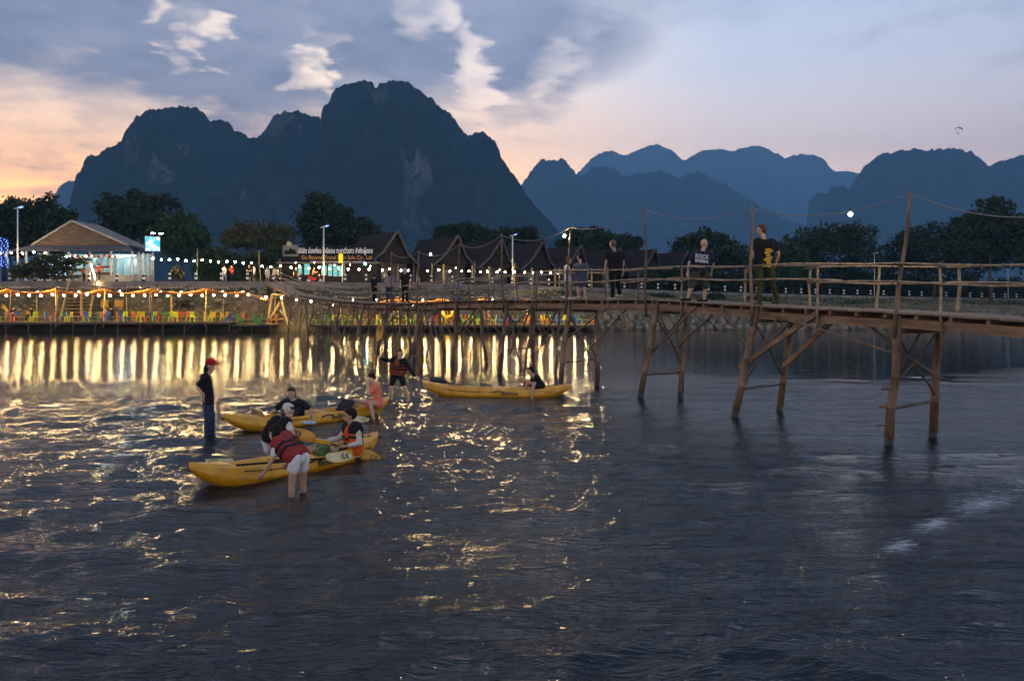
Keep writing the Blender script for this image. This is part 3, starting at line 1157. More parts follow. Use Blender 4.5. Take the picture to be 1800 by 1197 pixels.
# ------------------------------------------------------------------ kayaks
M_YEL = mat('kayak_plastic', (0.62, 0.30, 0.008), (0.50, 0.215, 0.006), 3.0, 0.42, 0.12, 40, spec=0.45)
_t = NT(M_YEL.node_tree)        # scuffs and river grime
_b = _t.n['Principled BSDF']
_co = _t.node('ShaderNodeTexCoord').outputs['Object']
_mp = _t.node('ShaderNodeMapping')
_mp.inputs['Scale'].default_value = (3, 3, 14)
_t.put(_mp.inputs[0], _co)
_sc = _t.smooth(_t.noise(_mp.outputs[0], 6.0, 6, 0.75), 0.60, 0.72)
_gr = _t.smooth(_t.noise(_co, 7.0, 6, 0.7), 0.52, 0.72)
_old = _b.inputs['Base Color'].links[0].from_socket
_c = _t.mix(_t.math('MULTIPLY', _gr, 0.45), _old, (0.22, 0.12, 0.03))
_t.put(_b.inputs['Base Color'], _t.mix(_t.math('MULTIPLY', _sc, 0.5), _c, (0.70, 0.45, 0.12)))
_t.put(_b.inputs['Roughness'], _t.math('MULTIPLY_ADD', _gr, 0.3, 0.33))
M_YELB = mat('paddle_blade_yellow', (0.60, 0.30, 0.02), (0.42, 0.2, 0.02), 6.0, 0.45)
M_PALEB = mat('paddle_blade_pale', (0.58, 0.48, 0.22), (0.5, 0.4, 0.17), 6.0, 0.45)
M_BRNB = mat('paddle_blade_brown', (0.30, 0.17, 0.05), (0.2, 0.11, 0.03), 6.0, 0.5)
M_INK = mat('printed_ink', (0.02, 0.03, 0.035), None, 5, 0.5)


def text_mesh(body, size, m, name='lettering', extrude=0.0015, shear=0.0, bold=0.0, spacing=1.0):
    cu = bpy.data.curves.new(name, 'FONT')
    cu.body = body
    cu.size = size
    cu.align_x = 'CENTER'
    cu.align_y = 'CENTER'
    cu.extrude = extrude
    cu.shear = shear
    cu.offset = bold
    cu.space_character = spacing
    o = bpy.data.objects.new(name, cu)
    COL.objects.link(o)
    dg = bpy.context.evaluated_depsgraph_get()
    me = bpy.data.meshes.new_from_object(o.evaluated_get(dg))
    bpy.data.objects.remove(o)
    me.materials.clear()
    me.materials.append(m)
    return me


def kayak(bow, stern, label, wells=True, seats=()):
    """sit-on-top tandem kayak; bow and stern are points on the water"""
    ax = (bow - stern)
    L = ax.length
    mid = (bow + stern) / 2
    ang = math.atan2(ax.y, ax.x)
    M = Matrix.Translation((mid.x, mid.y, 0)) @ Matrix.Rotation(ang, 4, 'Z')
    t = thing('kayak', label, 'kayak', (mid.x, mid.y, 0), 'yellow kayaks')

    def half(s):
        return 0.40 * max(0.0, 1 - abs(s) ** 2.7) ** 0.72 + 0.012

    def sheer(s):
        return 0.215 + 0.145 * abs(s) ** 2.4 * (1.15 if s > 0 else 0.85)

    def keel(s):
        return -0.11 + (0.41 * max(0, (abs(s) - 0.5) / 0.5) ** 2.2 if s > 0 else 0.36 * max(0, (abs(s) - 0.52) / 0.48) ** 2.2)

    def sink(s):
        def well(a, b, dp):
            e = 0.05
            return dp * min(max((s - a) / e, 0), 1) * min(max((b - s) / e, 0), 1)
        v = well(-0.66, -0.10, 0.15) + well(0.02, 0.66, 0.15)
        if -0.42 < s < -0.36 or 0.22 < s < 0.28:
            v -= 0.04
        return v - 0.035 * (1 - min(1, abs(v) * 20))
    N = 72
    rows = []
    for i in range(N + 1):
        s = -1 + 2 * i / N
        w_, sh, ke, dp = half(s), sheer(s), keel(s), sink(s)
        hgt = sh - ke
        half_pts = [(0, ke), (0.42 * w_, ke + 0.02 * hgt), (0.80 * w_, ke + 0.17 * hgt), (0.955 * w_, ke + 0.42 * hgt), (1.0 * w_, ke + 0.60 * hgt), (0.965 * w_, ke + 0.63 * hgt),
                    (0.975 * w_, sh - 0.035), (0.94 * w_, sh - 0.008), (0.89 * w_, sh), (0.78 * w_, sh - 0.004), (0.66 * w_, sh - max(dp, 0) * 0.5 + max(-dp, 0) * .5), (0.56 * w_, sh - dp), (0.25 * w_, sh - dp - 0.004), (0, sh - dp)]
        rows.append([(s * L / 2, y, z) for y, z in half_pts] + [(s * L / 2, -y, z) for y, z in reversed(half_pts[1:-1])])
    mb = MB()
    n = len(rows[0])
    mb.v = [tuple(M @ Vector(q)) for r in rows for q in r]
    for i in range(N):
        for k in range(n):
            k2 = (k + 1) % n
            mb.f.append((i * n + k, (i + 1) * n + k, (i + 1) * n + k2, i * n + k2))
            mb.m.append(0)
    mb.f.append(tuple(range(n)))
    mb.f.append(tuple(N * n + k for k in reversed(range(n))))
    mb.m += [0, 0]
    hull = mb.build('hull', M_YEL, t, True)

    def P(s, y, dz=0.0):
        return M @ Vector((s * L / 2, y * half(s), sheer(s) + dz))
    # grab toggles at both ends
    for s in (-0.985, 0.985):
        q = P(s, 0, -0.03)
        mb = MB()
        sg = 1 if s > 0 else -1
        mb.capsule(M @ Vector((s * L / 2 + sg * 0.06, -0.06, sheer(s) - 0.07)), M @ Vector((s * L / 2 + sg * 0.06, 0.06, sheer(s) - 0.07)), 0.018, 0.018, 8)
        mb.tube([P(s, 0, 0.005), M @ Vector((s * L / 2 + sg * 0.06, 0, sheer(s) - 0.07))], 0.006, 5)
        mb.build('toggle', M_BLACK, t, True)
    # side carrying straps and deck bungee
    for sd in (-1, 1):
        for s0, s1 in ((-0.12, 0.02), ):
            mb = MB()
            mb.tube([P(s0, sd * 1.0, -0.06), P((s0 + s1) / 2, sd * 1.06, -0.02), P(s1, sd * 1.0, -0.06)], 0.012, 6)
            mb.build('carry_handle', M_BLACK, t, True)
        mb = MB()
        mb.tube([P(0.62, sd * 0.99, -0.06), P(0.4, sd * 1.02, -0.065), P(0.2, sd * 1.015, -0.055)], 0.0065, 5)
        mb.build('side_line', M_BLACK, t, True)
        for s in (0.62, 0.4, 0.2):
            mb = MB()
            mb.ellipsoid(P(s, sd * 1.01, -0.062), (0.016, 0.016, 0.016), None, 7, 5)
            mb.build('line_eye', M_BLACK, t, True)
    mb = MB()
    for a, b in (((-0.72, 0.6), (-0.84, -0.6)), ((-0.72, -0.6), (-0.84, 0.6)), ((-0.84, 0.55), (-0.92, -0.5))):
        mb.tube([P(a[0], a[1], 0.035), P((a[0] + b[0]) / 2, 0, 0.05), P(b[0], b[1], 0.035)], 0.006, 5)
    mb.build('bungee', M_BLACK, t, True)
    # scupper plugs along the fore deck
    for k in range(4):
        for sd in (-1, 1):
            mb = MB()
            mb.tube([P(0.72 + 0.05 * k, sd * 0.45, 0.0), P(0.72 + 0.05 * k, sd * 0.45, 0.03)], 0.016, 8)
            mb.build('deck_plug', M_INK, t)
    for s in seats:
        mb = MB()
        rot = Matrix.Rotation(ang, 3, 'Z') @ Matrix.Rotation(R(-38), 3, 'Y')
        mb.box(M @ Vector((s * L / 2 - 0.12, 0, sheer(s) + 0.06)), (0.045, 0.46, 0.30), rot)
        bk = mb.build('seat_back', M_BLACK, t)
        for sd in (-1, 1):
            mb = MB()
            mb.beam(M @ Vector((s * L / 2 - 0.06, sd * 0.23, sheer(s) + 0.06)), P(s + 0.17, sd * 0.99, -0.05), 0.025, 0.008)
            mb.build('seat_strap', M_BLACK, bk)
    # maker's lettering on both flanks
    big = text_mesh('feelfree', 0.16, M_INK, shear=0.15, bold=0.002)
    small = text_mesh('gemini', 0.09, M_INK, shear=0.15)
    for sd in (-1, 1):
        for (s, tm, zf) in ((-0.2, big, -0.10), (-0.72, small, -0.10)):
            o = link('lettering', tm, t)
            p = M @ Vector((s * L / 2, sd * (half(s) * 0.985 + 0.012), sheer(s) + zf))
            e = 0.02
            tang = math.atan2(half(s + e) - half(s - e), e * L)
            o.matrix_parent_inverse = Matrix.Translation(t.location).inverted()
            o.location = p
            o.rotation_euler = (R(86), 0, ang + (tang * sd) + (math.pi if sd > 0 else 0))
    return t, M, L, sheer, half


def on_water(px, d):
    return Vector(((px - CX) * d / F, d, 0))


K1 = kayak(on_water(333, 11.55), on_water(664, 14.6), 'yellow kayak nearest the camera with the woman in white shorts leaning over it')
K2 = kayak(on_water(393, 16.6), on_water(683, 19.9), 'yellow kayak carrying the woman in black and the person in coral', seats=(0.30, -0.35))
K3 = kayak(on_water(743, 23.4), on_water(1003, 23.0), 'yellow kayak lying side-on with the lone man in black on its stern')


def paddle(a, b, label, m1, m2, nrm=(0, -0.5, 1), marks=True, shaft_mat=None):
    a, b = Vector(a), Vector(b)
    t = thing('paddle', label, 'paddle', (a + b) / 2, 'kayak paddles')
    d = (b - a).normalized()
    mb = MB()
    mb.tube([a + d * 0.36, b - d * 0.36], 0.0165, 8)
    sh = mb.build('shaft', shaft_mat or M_BLACK, t, True)
    for (e, sg, m) in ((a, 1, m1), (b, -1, m2)):
        n = Vector(nrm)
        n = (n - d * n.dot(d)).normalized()
        y = n.cross(d).normalized()
        K = 9
        mb = MB()
        top, bot = [], []
        for i in range(K + 1):
            u = i / K
            x = 0.43 * u
            hw = 0.105 * math.sin(min(1, (u + 0.03) * 1.25) * math.pi / 2) ** 0.8 * (1 - 0.75 * max(0, u - 0.62) / 0.38) if u > 0 else 0.045
            hw = (0.018 + 0.082 * math.sin(math.pi * (0.08 + 0.86 * (1 - u))) ** 0.6) if u > 0 else 0.055
            cpt = e + d * sg * x + n * (0.028 * (u - 0.5) ** 2 * 4 - 0.014)
            for j, v in enumerate((-1, -0.4, 0, 0.4, 1)):
                cv = n * (0.018 * v * v)
                ridge = 0.012 if v == 0 else 0.0
                top.append(cpt + y * hw * v + cv + n * (0.004 + ridge))
                bot.append(cpt + y * hw * v + cv - n * (0.004 + ridge))
        vs = top + bot
        o = len(top)
        fs = []
        for i in range(K):
            for j in range(4):
                q = (i * 5 + j, i * 5 + j + 1, (i + 1) * 5 + j + 1, (i + 1) * 5 + j)
                fs.append(q)
                fs.append(tuple(o + k for k in reversed(q)))
            for j in (0, 4):
                q = (i * 5 + j, (i + 1) * 5 + j, o + (i + 1) * 5 + j, o + i * 5 + j)
                fs.append(q if j == 0 else tuple(reversed(q)))
        for i in (0, K):
            for j in range(4):
                q = (i * 5 + j, i * 5 + j + 1, o + i * 5 + j + 1, o + i * 5 + j)
                fs.append(tuple(reversed(q)) if i == 0 else q)
        mb.add(vs, fs)
        bl = mb.build('blade', m, t, True)
        if marks:
            mb = MB()
            for q in (0.10, 0.17):
                for s2 in (-1, 1):
                    c = e + d * sg * q + n * 0.03
                    mb.beam(c + y * 0.005 * s2, c + y * 0.05 * s2 + d * sg * -0.045, 0.018, 0.004, n)
            mb.build('printed_mark', M_INK, bl)
            mb = MB()
            for q in (0.10, 0.17):
                for s2 in (-1, 1):
                    c = e + d * sg * q - n * 0.022
                    mb.beam(c + y * 0.005 * s2, c + y * 0.05 * s2 + d * sg * -0.045, 0.018, 0.004, n)
            mb.build('printed_mark', M_INK, bl)
    return t


paddle(at(345, 823, 12.0), at(618, 802, 13.1), 'paddle with brown and pale blades lying along the nearest kayak', M_BRNB, M_PALEB, (0, -0.75, 0.6))
paddle(at(362, 813, 12.35), at(560, 806, 13.6), 'paddle half hidden behind another one, pale blade showing over the nearest bow', M_PALEB, M_YELB, (0, -0.4, 0.9))
paddle(at(512, 758, 13.7), at(668, 808, 13.9), 'yellow-bladed paddle held by the seated man in the orange vest', M_YELB, M_YELB, (0.2, -0.95, 0.15))
paddle(at(440, 722, 17.2), at(500, 742, 18.3), 'paddle whose brown blade sticks out beside the woman in black', M_BRNB, M_BRNB, (0.2, -0.8, 0.5))
paddle(at(540, 719, 18.7), at(648, 740, 18.2), 'black paddle with pale blade lying across the kayak before the coral shirt', M_BRNB, M_PALEB, (0, -0.5, 0.8))
paddle(at(669, 570, 22.3), at(655, 693, 22.0), 'upright paddle with a yellow blade raised by the standing man in the water', M_YELB, M_YELB, (0.05, -1, 0.0))
paddle(at(890, 663, 22.3), at(921, 668, 23.2), 'wooden paddle held out over the bow by the lone kayaker', M_PALEB, M_PALEB, (0.9, -0.2, 0.3), False, M_BAMBOO)
# a water bottle in the middle kayak and a dry bag in the near one
q = at(544, 743, 17.6)
t = thing('water_bottle', 'clear blue-white water bottle lying on the kayak beside the woman in black', 'bottle', q)
mb = MB()
mb.tube([q + Vector((-.15, 0, 0)), q + Vector((-.13, 0, 0)), q + Vector((.08, 0, 0)), q + Vector((.12, 0, 0))], [0.03, 0.04, 0.04, 0.016], 10)
mb.build('body', mat('bottle_plastic', (0.5, 0.58, 0.66), (0.2, 0.36, 0.5), 9, 0.2), t, True)
mb = MB()
mb.tube([q + Vector((.12, 0, 0)), q + Vector((.145, 0, 0))], 0.018, 8)
mb.build('cap', M_WHITE, t, True)
q = at(568, 790, 13.2)
t = thing('dry_bag', 'yellow roll-top bag with a green and black panel in the nearest kayak', 'bag', q)
mb = MB()
mb.tube([q + Vector((0, 0, -.17)), q + Vector((0, 0, -.14)), q + Vector((0, 0, .06)), q + Vector((0, 0, .1))], [0.1, 0.12, 0.12, 0.09], 12)
mb.build('body', mat('bag_fabric', (0.08, 0.16, 0.03), (0.02, 0.025, 0.01), 14, 0.6), t, True)
mb = MB()
mb.box(q + Vector((0, 0, .13)), (0.27, 0.07, 0.06), Matrix.Rotation(R(12), 3, 'Y'))
mb.build('roll_top', M_YEL, t)
# something dark adrift behind the side-on kayak
q = wat(768, 672)
t = thing('floating_bag', 'dark lumpy bag adrift in the water behind the bow of the side-on kayak', 'bag', q)
mb = MB()
mb.ellipsoid(q + Vector((0, 0, 0.06)), (0.24, 0.16, 0.13), None, 12, 8)
mb.ellipsoid(q + Vector((-.12, 0, 0.1)), (0.13, 0.1, 0.1), None, 10, 6)
mb.ellipsoid(q + Vector((.2, 0, 0.03)), (0.16, 0.1, 0.07), None, 10, 6)
mb.build('body', mat('dark_fabric', (0.02, 0.022, 0.02), None, 9, 0.7), t, True)
# ------------------------------------------------------------------ people
SKIN = [mat('skin_%s' % n, c, tuple(x * 0.88 for x in c), 9, 0.55, spec=0.35) for n, c in (('fair', (0.50, 0.31, 0.22)), ('warm', (0.42, 0.25, 0.165)), ('tan', (0.34, 0.195, 0.125)))]


def cloth(name, c, c2=None, sc=14, rough=0.85):
    return mat(name, c, c2 or tuple(x * 0.75 for x in c), sc, rough, 0.5, 30, spec=0.15)


C_BLACK = cloth('black_cotton', (0.014, 0.014, 0.016))
C_NAVY = cloth('navy_cotton', (0.02, 0.024, 0.045))
C_JEANS = cloth('dark_denim', (0.030, 0.048, 0.085), (0.018, 0.028, 0.05))
C_BLUEJ = cloth('faded_denim', (0.16, 0.22, 0.32))
C_WHITE = cloth('white_cotton', (0.62, 0.60, 0.56), (0.5, 0.48, 0.45))
C_CREAM = cloth('cream_linen', (0.56, 0.50, 0.40), (0.44, 0.39, 0.31))
C_SHORT = cloth('white_denim', (0.68, 0.66, 0.63), (0.56, 0.55, 0.53))
C_CORAL = cloth('coral_shirt', (0.75, 0.20, 0.13), (0.64, 0.16, 0.10))
C_ORANGE = cloth('orange_vest', (0.68, 0.10, 0.02), (0.52, 0.07, 0.015))
C_RUST = cloth('rust_vest', (0.28, 0.07, 0.025), (0.10, 0.035, 0.02))
C_RED = cloth('red_vest', (0.26, 0.035, 0.03), (0.19, 0.025, 0.022))
C_CAPR = cloth('red_cap', (0.36, 0.012, 0.015))
C_OLIVE = cloth('olive_cotton', (0.055, 0.055, 0.022))
C_GREY = cloth('grey_denim', (0.075, 0.09, 0.11))
C_KHAKI = cloth('dark_khaki', (0.075, 0.07, 0.045))
C_DRED = cloth('red_cotton', (0.30, 0.02, 0.02))
C_YELLOW = cloth('yellow_cotton', (0.5, 0.38, 0.1))
C_ORSH = cloth('orange_cotton', (0.5, 0.16, 0.06))
C_BEIGE = cloth('beige_cotton', (0.4, 0.33, 0.24))
C_PINK = cloth('mauve_cotton', (0.34, 0.22, 0.22))
H_BLACK = mat('black_hair', (0.010, 0.009, 0.009), (0.016, 0.013, 0.012), 30, 0.75, 0.6, 60, spec=0.12)
H_BROWN = mat('brown_hair', (0.045, 0.022, 0.013), (0.022, 0.011, 0.007), 30, 0.5, 0.6, 60)
H_SANDY = mat('sandy_hair', (0.12, 0.07, 0.035), None, 30, 0.5, 0.6, 60)
H_GINGER = mat('ginger_hair', (0.075, 0.025, 0.014), None, 30, 0.5, 0.6, 60)
H_GREY = mat('grey_hair', (0.45, 0.43, 0.4), None, 30, 0.5, 0.6, 60)
M_EYE = mat('eye_dark', (0.012, 0.01, 0.01), None, 9, 0.3)
M_LIP = mat('lip', (0.30, 0.11, 0.09), None, 9, 0.5)


FOLD = bpy.data.textures.new('cloth_folds', 'CLOUDS')
FOLD.noise_scale = 0.07
FOLD.noise_depth = 2
FOLD_V = bpy.data.textures.new('vest_folds', 'CLOUDS')
FOLD_V.noise_scale = 0.11


def grown(name, mb, m, parent, voxel=0.012, it=4, fac=0.5):
    """a continuous surface grown over overlapping limb shapes"""
    o = mb.build(name, m, parent, True)
    md = o.modifiers.new('Remesh', 'REMESH')
    md.mode = 'VOXEL'
    md.voxel_size = voxel
    md.use_smooth_shade = True
    sm = o.modifiers.new('Smooth', 'SMOOTH')
    sm.factor = fac
    sm.iterations = it
    if name in ('shirt', 'trousers', 'shorts', 'dress', 'life_vest') and voxel < 0.02:
        dm = o.modifiers.new('Folds', 'DISPLACE')
        dm.texture = FOLD_V if name == 'life_vest' else FOLD
        dm.texture_coords = 'GLOBAL'
        dm.strength = 0.017 if name != 'life_vest' else 0.016
        dm.mid_level = 0.5
    return o


def person(label, J, s=1.0, skin=1, hair=H_BLACK, hairstyle='short', face=(0, -1, 0), top=C_BLACK, sleeve=0.55, bottom=C_BLACK, leg='long', vest=None, cap=None,
           cap_kind='cap', fine=True, build=1.0, name='person', vest_len=0.82, feet=None, dress=None, look_up=0.0, shoes=None, group=None, hang=None, headscale=1.0):
    """J: joints in world space. s: body scale (1 = 1.7 m tall)."""
    J = {k: Vector(v) for k, v in J.items()}
    base = (J['anL'] + J['anR']) / 2
    pel = (J['hipL'] + J['hipR']) / 2
    chest = (J['shL'] + J['shR']) / 2
    t = thing(name, label, 'person', (pel.x, pel.y, min(base.z, pel.z)), group)
    vx = 0.011 * s if fine else 0.022 * s
    hs = s * headscale * 1.1
    b = build

    def torso(mb, g, lo=1.0, shr=0.0):
        up = (chest - pel)
        cL = J['shL'].lerp(chest, 0.34)
        cR = J['shR'].lerp(chest, 0.34)
        hL, hR = chest.lerp(J['hipL'], lo), chest.lerp(J['hipR'], lo)
        hL = J['shL'].lerp(J['hipL'], lo).lerp(hL, 0.2)
        hR = J['shR'].lerp(J['hipR'], lo).lerp(hR, 0.2)
        mb.capsule(cL, hL, (0.082 + g) * s * b, (0.086 + g) * s * b)
        mb.capsule(cR, hR, (0.082 + g) * s * b, (0.086 + g) * s * b)
        mb.capsule(chest.lerp(pel, 0.12), chest.lerp(pel, lo), (0.098 + g) * s * b, (0.098 + g) * s * b)

    def arm(mb, sd, g, frac):
        sh, el, wr = J['sh' + sd], J['el' + sd], J['wr' + sd]
        if frac <= 1:
            mb.capsule(sh, sh.lerp(el, frac), (0.052 + g) * s, (0.042 + 0.010 * (1 - frac) + g) * s)
        else:
            mb.capsule(sh, el, (0.052 + g) * s, (0.040 + g) * s)
            mb.capsule(el, el.lerp(wr, frac - 1), (0.040 + g) * s, (0.031 + g) * s)

    def hand(mb, sd):
        el, wr = J['el' + sd], J['wr' + sd]
        d = (wr - el).normalized()
        if hang and sd in hang:
            d = Vector(hang[sd]).normalized()
        side = d.cross(Vector(face) + Vector((0.01, 0.02, 0.3))).normalized()
        nrm = side.cross(d).normalized()
        k = s
        mb.capsule(wr - d * 0.01 * k, wr + d * 0.03 * k, 0.027 * k, 0.027 * k, 8)
        for q in (-1.3, -0.45, 0.45, 1.3):
            mb.capsule(wr + d * 0.02 * k + side * q * 0.012 * k, wr + d * 0.085 * k + side * q * 0.018 * k, 0.016 * k, 0.013 * k, 8)
            ln = (0.052, 0.066, 0.07, 0.06)[int(q + 1.6)] * k
            p0 = wr + d * 0.085 * k + side * q * 0.0195 * k
            p1 = p0 + d * ln * 0.55 + nrm * 0.012 * k + side * q * 0.003 * k
            p2 = p1 + d * ln * 0.45 + nrm * 0.026 * k
            mb.capsule(p0, p1, 0.0105 * k, 0.0095 * k, 7)
            mb.capsule(p1, p2, 0.0095 * k, 0.0085 * k, 7)
        th = wr + d * 0.03 * k - side * 0.026 * k
        mb.capsule(th, th + (d * 0.6 - side * 0.8 + nrm * .3).normalized() * 0.042 * k, 0.0135 * k, 0.011 * k, 7)
        th2 = th + (d * 0.6 - side * 0.8 + nrm * .3).normalized() * 0.042 * k
        mb.capsule(th2, th2 + (d * 0.95 - side * 0.2 + nrm * .3).normalized() * 0.032 * k, 0.011 * k, 0.0095 * k, 7)

    # head frame
    fw = Vector(face).normalized()
    upv = (J['head'] - J['neck']).normalized()
    upv = (upv * 0.6 + Vector((0, 0, 1)) * 0.4).normalized()
    fw = (fw - upv * fw.dot(upv)).normalized()
    rt = fw.cross(upv).normalized()
    HM = Matrix((rt, fw, upv)).transposed()
    hc = J['head']

    def hp(x, y, z):
        return hc + HM @ Vector((x, y, z)) * hs
    mb = MB()
    # trunk, limbs
    torso(mb, 0.0)
    mb.capsule(J['shL'], J['shR'], 0.058 * s, 0.058 * s)
    mb.capsule(J['hipL'], J['hipR'], 0.092 * s * b, 0.092 * s * b)
    for sd in 'LR':
        arm(mb, sd, -0.006, 2.0)
        hand(mb, sd)
        mb.capsule(J['hip' + sd], J['kn' + sd], 0.083 * s * b, 0.056 * s)
        mid = J['kn' + sd].lerp(J['an' + sd], 0.3)
        mb.capsule(J['kn' + sd], mid, 0.053 * s, 0.054 * s)
        mb.capsule(mid, J['an' + sd], 0.054 * s, 0.036 * s)
        tip = (feet or {}).get(sd)
        fd = Vector(tip) if tip is not None else Vector(face)
        fd = Vector((fd.x, fd.y, 0))
        fd = fd.normalized() if fd.length > 0.01 else Vector((0, -1, 0))
        heel = J['an' + sd] - fd * 0.04 * s - Vector((0, 0, 0.035 * s))
        mb.capsule(heel, J['an' + sd] + fd * 0.15 * s - Vector((0, 0, 0.05 * s)), 0.037 * s, 0.028 * s)
    # neck and head
    mb.capsule(J['neck'] - upv * 0.02 * s, hc - upv * 0.03 * hs, 0.053 * hs, 0.05 * hs)
    mb.ellipsoid(hp(0, -0.012, 0.02), (0.074 * hs, 0.094 * hs, 0.098 * hs), HM, 14, 10)
    mb.ellipsoid(hp(0, 0.018, -0.045), (0.056 * hs, 0.068 * hs, 0.07 * hs), HM, 12, 8)
    mb.capsule(hp(0, 0.082, 0.018), hp(0, 0.103, -0.022), 0.011 * hs, 0.017 * hs, 8)
    mb.capsule(hp(-0.02, 0.078, -0.062), hp(0.02, 0.078, -0.062), 0.014 * hs, 0.014 * hs, 8)
    for sx in (-1, 1):
        mb.ellipsoid(hp(sx * 0.074, -0.012, -0.008), (0.014 * hs, 0.022 * hs, 0.032 * hs), HM, 8, 6)
        mb.capsule(hp(sx * 0.016, 0.08, 0.036), hp(sx * 0.046, 0.072, 0.034), 0.0115 * hs, 0.011 * hs, 8)
    body = grown('body', mb, SKIN[skin], t, vx, 3)
    if fine:
        for sx in (-1, 1):
            e = MB()
            e.ellipsoid(hp(sx * 0.031, 0.078, 0.012), (0.014 * hs, 0.009 * hs, 0.0075 * hs), HM, 8, 5)
            e.build('eye', M_EYE, body, True)
            e = MB()
            e.capsule(hp(sx * 0.018, 0.087, 0.04), hp(sx * 0.047, 0.076, 0.038), 0.0055 * hs, 0.004 * hs, 6)
            e.build('eyebrow', hair, body, True)
        e = MB()
        e.capsule(hp(-0.02, 0.089, -0.06), hp(0.02, 0.089, -0.06), 0.007 * hs, 0.007 * hs, 7)
        e.build('lips', M_LIP, body, True)
    # clothes
    if top is not None:
        mb = MB()
        torso(mb, 0.022, 0.96)
        mb.capsule(J['shL'].lerp(chest, 0.12), J['shR'].lerp(chest, 0.12), 0.072 * s, 0.072 * s)
        for sd in 'LR':
            if sleeve > 0:
                arm(mb, sd, 0.019 if sleeve < 1 else 0.012, sleeve)
        if dress:
            mid = (J['knL'] + J['knR']) / 2
            hem = pel.lerp(mid, dress)
            mb.capsule(pel, hem, 0.13 * s, 0.14 * s)
            for sd in 'LR':
                mb.capsule(J['hip' + sd], J['hip' + sd].lerp(J['kn' + sd], dress), 0.115 * s, 0.115 * s)
        sh_ = grown('shirt' if not dress else 'dress', mb, top, t, vx * 1.1, 5)
    if bottom is not None and leg:
        mb = MB()
        g = 0.014
        mb.capsule(J['hipL'].lerp(chest, 0.08), J['hipR'].lerp(chest, 0.08), (0.096 + g) * s * b, (0.096 + g) * s * b)
        for sd in 'LR':
            if leg == 'long':
                mb.capsule(J['hip' + sd], J['kn' + sd], (0.086 + g) * s * b, (0.062 + g) * s)
                mb.capsule(J['kn' + sd], J['kn' + sd].lerp(J['an' + sd], 0.94), (0.06 + g) * s, (0.048 + g) * s)
            else:
                fr = {'short': 0.42, 'mid': 0.7, 'knee': 0.97}[leg]
                mb.capsule(J['hip' + sd], J['hip' + sd].lerp(J['kn' + sd], fr), (0.088 + g) * s * b, (0.082 - 0.016 * fr + g) * s * b)
        grown('trousers' if leg == 'long' else 'shorts', mb, bottom, t, vx * 1.1, 4)
    if vest is not None:
        mb = MB()
        torso(mb, 0.05, vest_len)
        v = grown('life_vest', mb, vest, t, vx * 1.2, 4)
        if vest is C_ORANGE or vest is C_RUST:
            mb = MB()
            for sd in 'LR':
                c0 = J['sh' + sd].lerp(chest, 0.34)
                c1 = J['sh' + sd].lerp(J['hip' + sd], vest_len)
                mb.capsule(c0, c0.lerp(c1, 0.13), 0.14 * s * b, 0.138 * s * b)
            grown('shoulder_panel', mb, C_BLACK, v, vx * 1.2, 3)
        for q in (0.34, 0.66):
            mb = MB()
            a = q * vest_len
            for sd in 'LR':
                c0 = J['sh' + sd].lerp(chest, 0.34)
                c1 = J['sh' + sd].lerp(J['hip' + sd], vest_len)
                p = c0.lerp(c1, q)
                dd = (c1 - c0).normalized()
                mb.tube([p - dd * 0.022 * s, p + dd * 0.022 * s], 0.143 * s * b, 14)
            p = chest.lerp(pel, 0.12 + (vest_len - 0.12) * q)
            dd = (pel - chest).normalized()
            mb.tube([p - dd * 0.022 * s, p + dd * 0.022 * s], 0.158 * s * b, 14)
            mb.build('strap', M_BLACK, v, True)
    if shoes is not None:
        for sd in 'LR':
            fd = Vector((feet or {}).get(sd, face))
            fd = Vector((fd.x, fd.y, 0)).normalized()
            heel = J['an' + sd] - fd * 0.05 * s - Vector((0, 0, 0.045 * s))
            mb = MB()
            mb.capsule(heel, J['an' + sd] + fd * 0.17 * s - Vector((0, 0, 0.055 * s)), 0.045 * s, 0.036 * s)
            grown('shoe', mb, shoes, t, 0.015 * s, 3)
    # hair
    mb = MB()
    if hairstyle != 'bald':
        if hairstyle == 'crop':
            mb.ellipsoid(hp(0, -0.034, 0.028), (0.083 * hs, 0.088 * hs, 0.100 * hs), HM, 14, 9)
            mb.ellipsoid(hp(0, -0.06, -0.03), (0.066 * hs, 0.052 * hs, 0.06 * hs), HM, 12, 7)
            mb.ellipsoid(hp(0, 0.02, 0.088), (0.062 * hs, 0.055 * hs, 0.034 * hs), HM, 12, 7)
        else:
            mb.ellipsoid(hp(0, -0.030, 0.034), (0.085 * hs, 0.094 * hs, 0.102 * hs), HM, 14, 9)
            mb.ellipsoid(hp(0, 0.03, 0.085), (0.066 * hs, 0.055 * hs, 0.036 * hs), HM, 12, 7)
        if hairstyle in ('long', 'pony', 'shoulder'):
            mb.ellipsoid(hp(0, -0.05, -0.03), (0.084 * hs, 0.07 * hs, 0.10 * hs), HM, 12, 8)
        if hairstyle in ('long', 'shoulder'):
            dn = Vector((0, 0, -1))
            back = -fw
            L = 0.36 if hairstyle == 'long' else 0.16
            for sx in (-1, -0.35, 0.35, 1):
                a0 = hp(sx * 0.055, -0.045, -0.03)
                a1 = a0 + (dn * 0.5 * L + back * 0.02 + rt * sx * 0.02) * s
                a2 = a1 + (dn * 0.5 * L + rt * sx * 0.02 * rnd.uniform(0.5, 1.5)) * s
                mb.capsule(a0, a1, 0.045 * hs, 0.042 * hs)
                mb.capsule(a1, a2, 0.042 * hs, 0.022 * hs)
        if hairstyle == 'bun':
            mb.ellipsoid(hp(0, -0.03, 0.16), (0.05 * hs, 0.05 * hs, 0.05 * hs), HM, 12, 8)
        if hairstyle == 'pony':
            a0 = hp(0, -0.11, 0.0)
            mb.capsule(a0, a0 + Vector((0, 0, -0.2)) * s - fw * 0.05 * s, 0.035 * hs, 0.02 * hs)
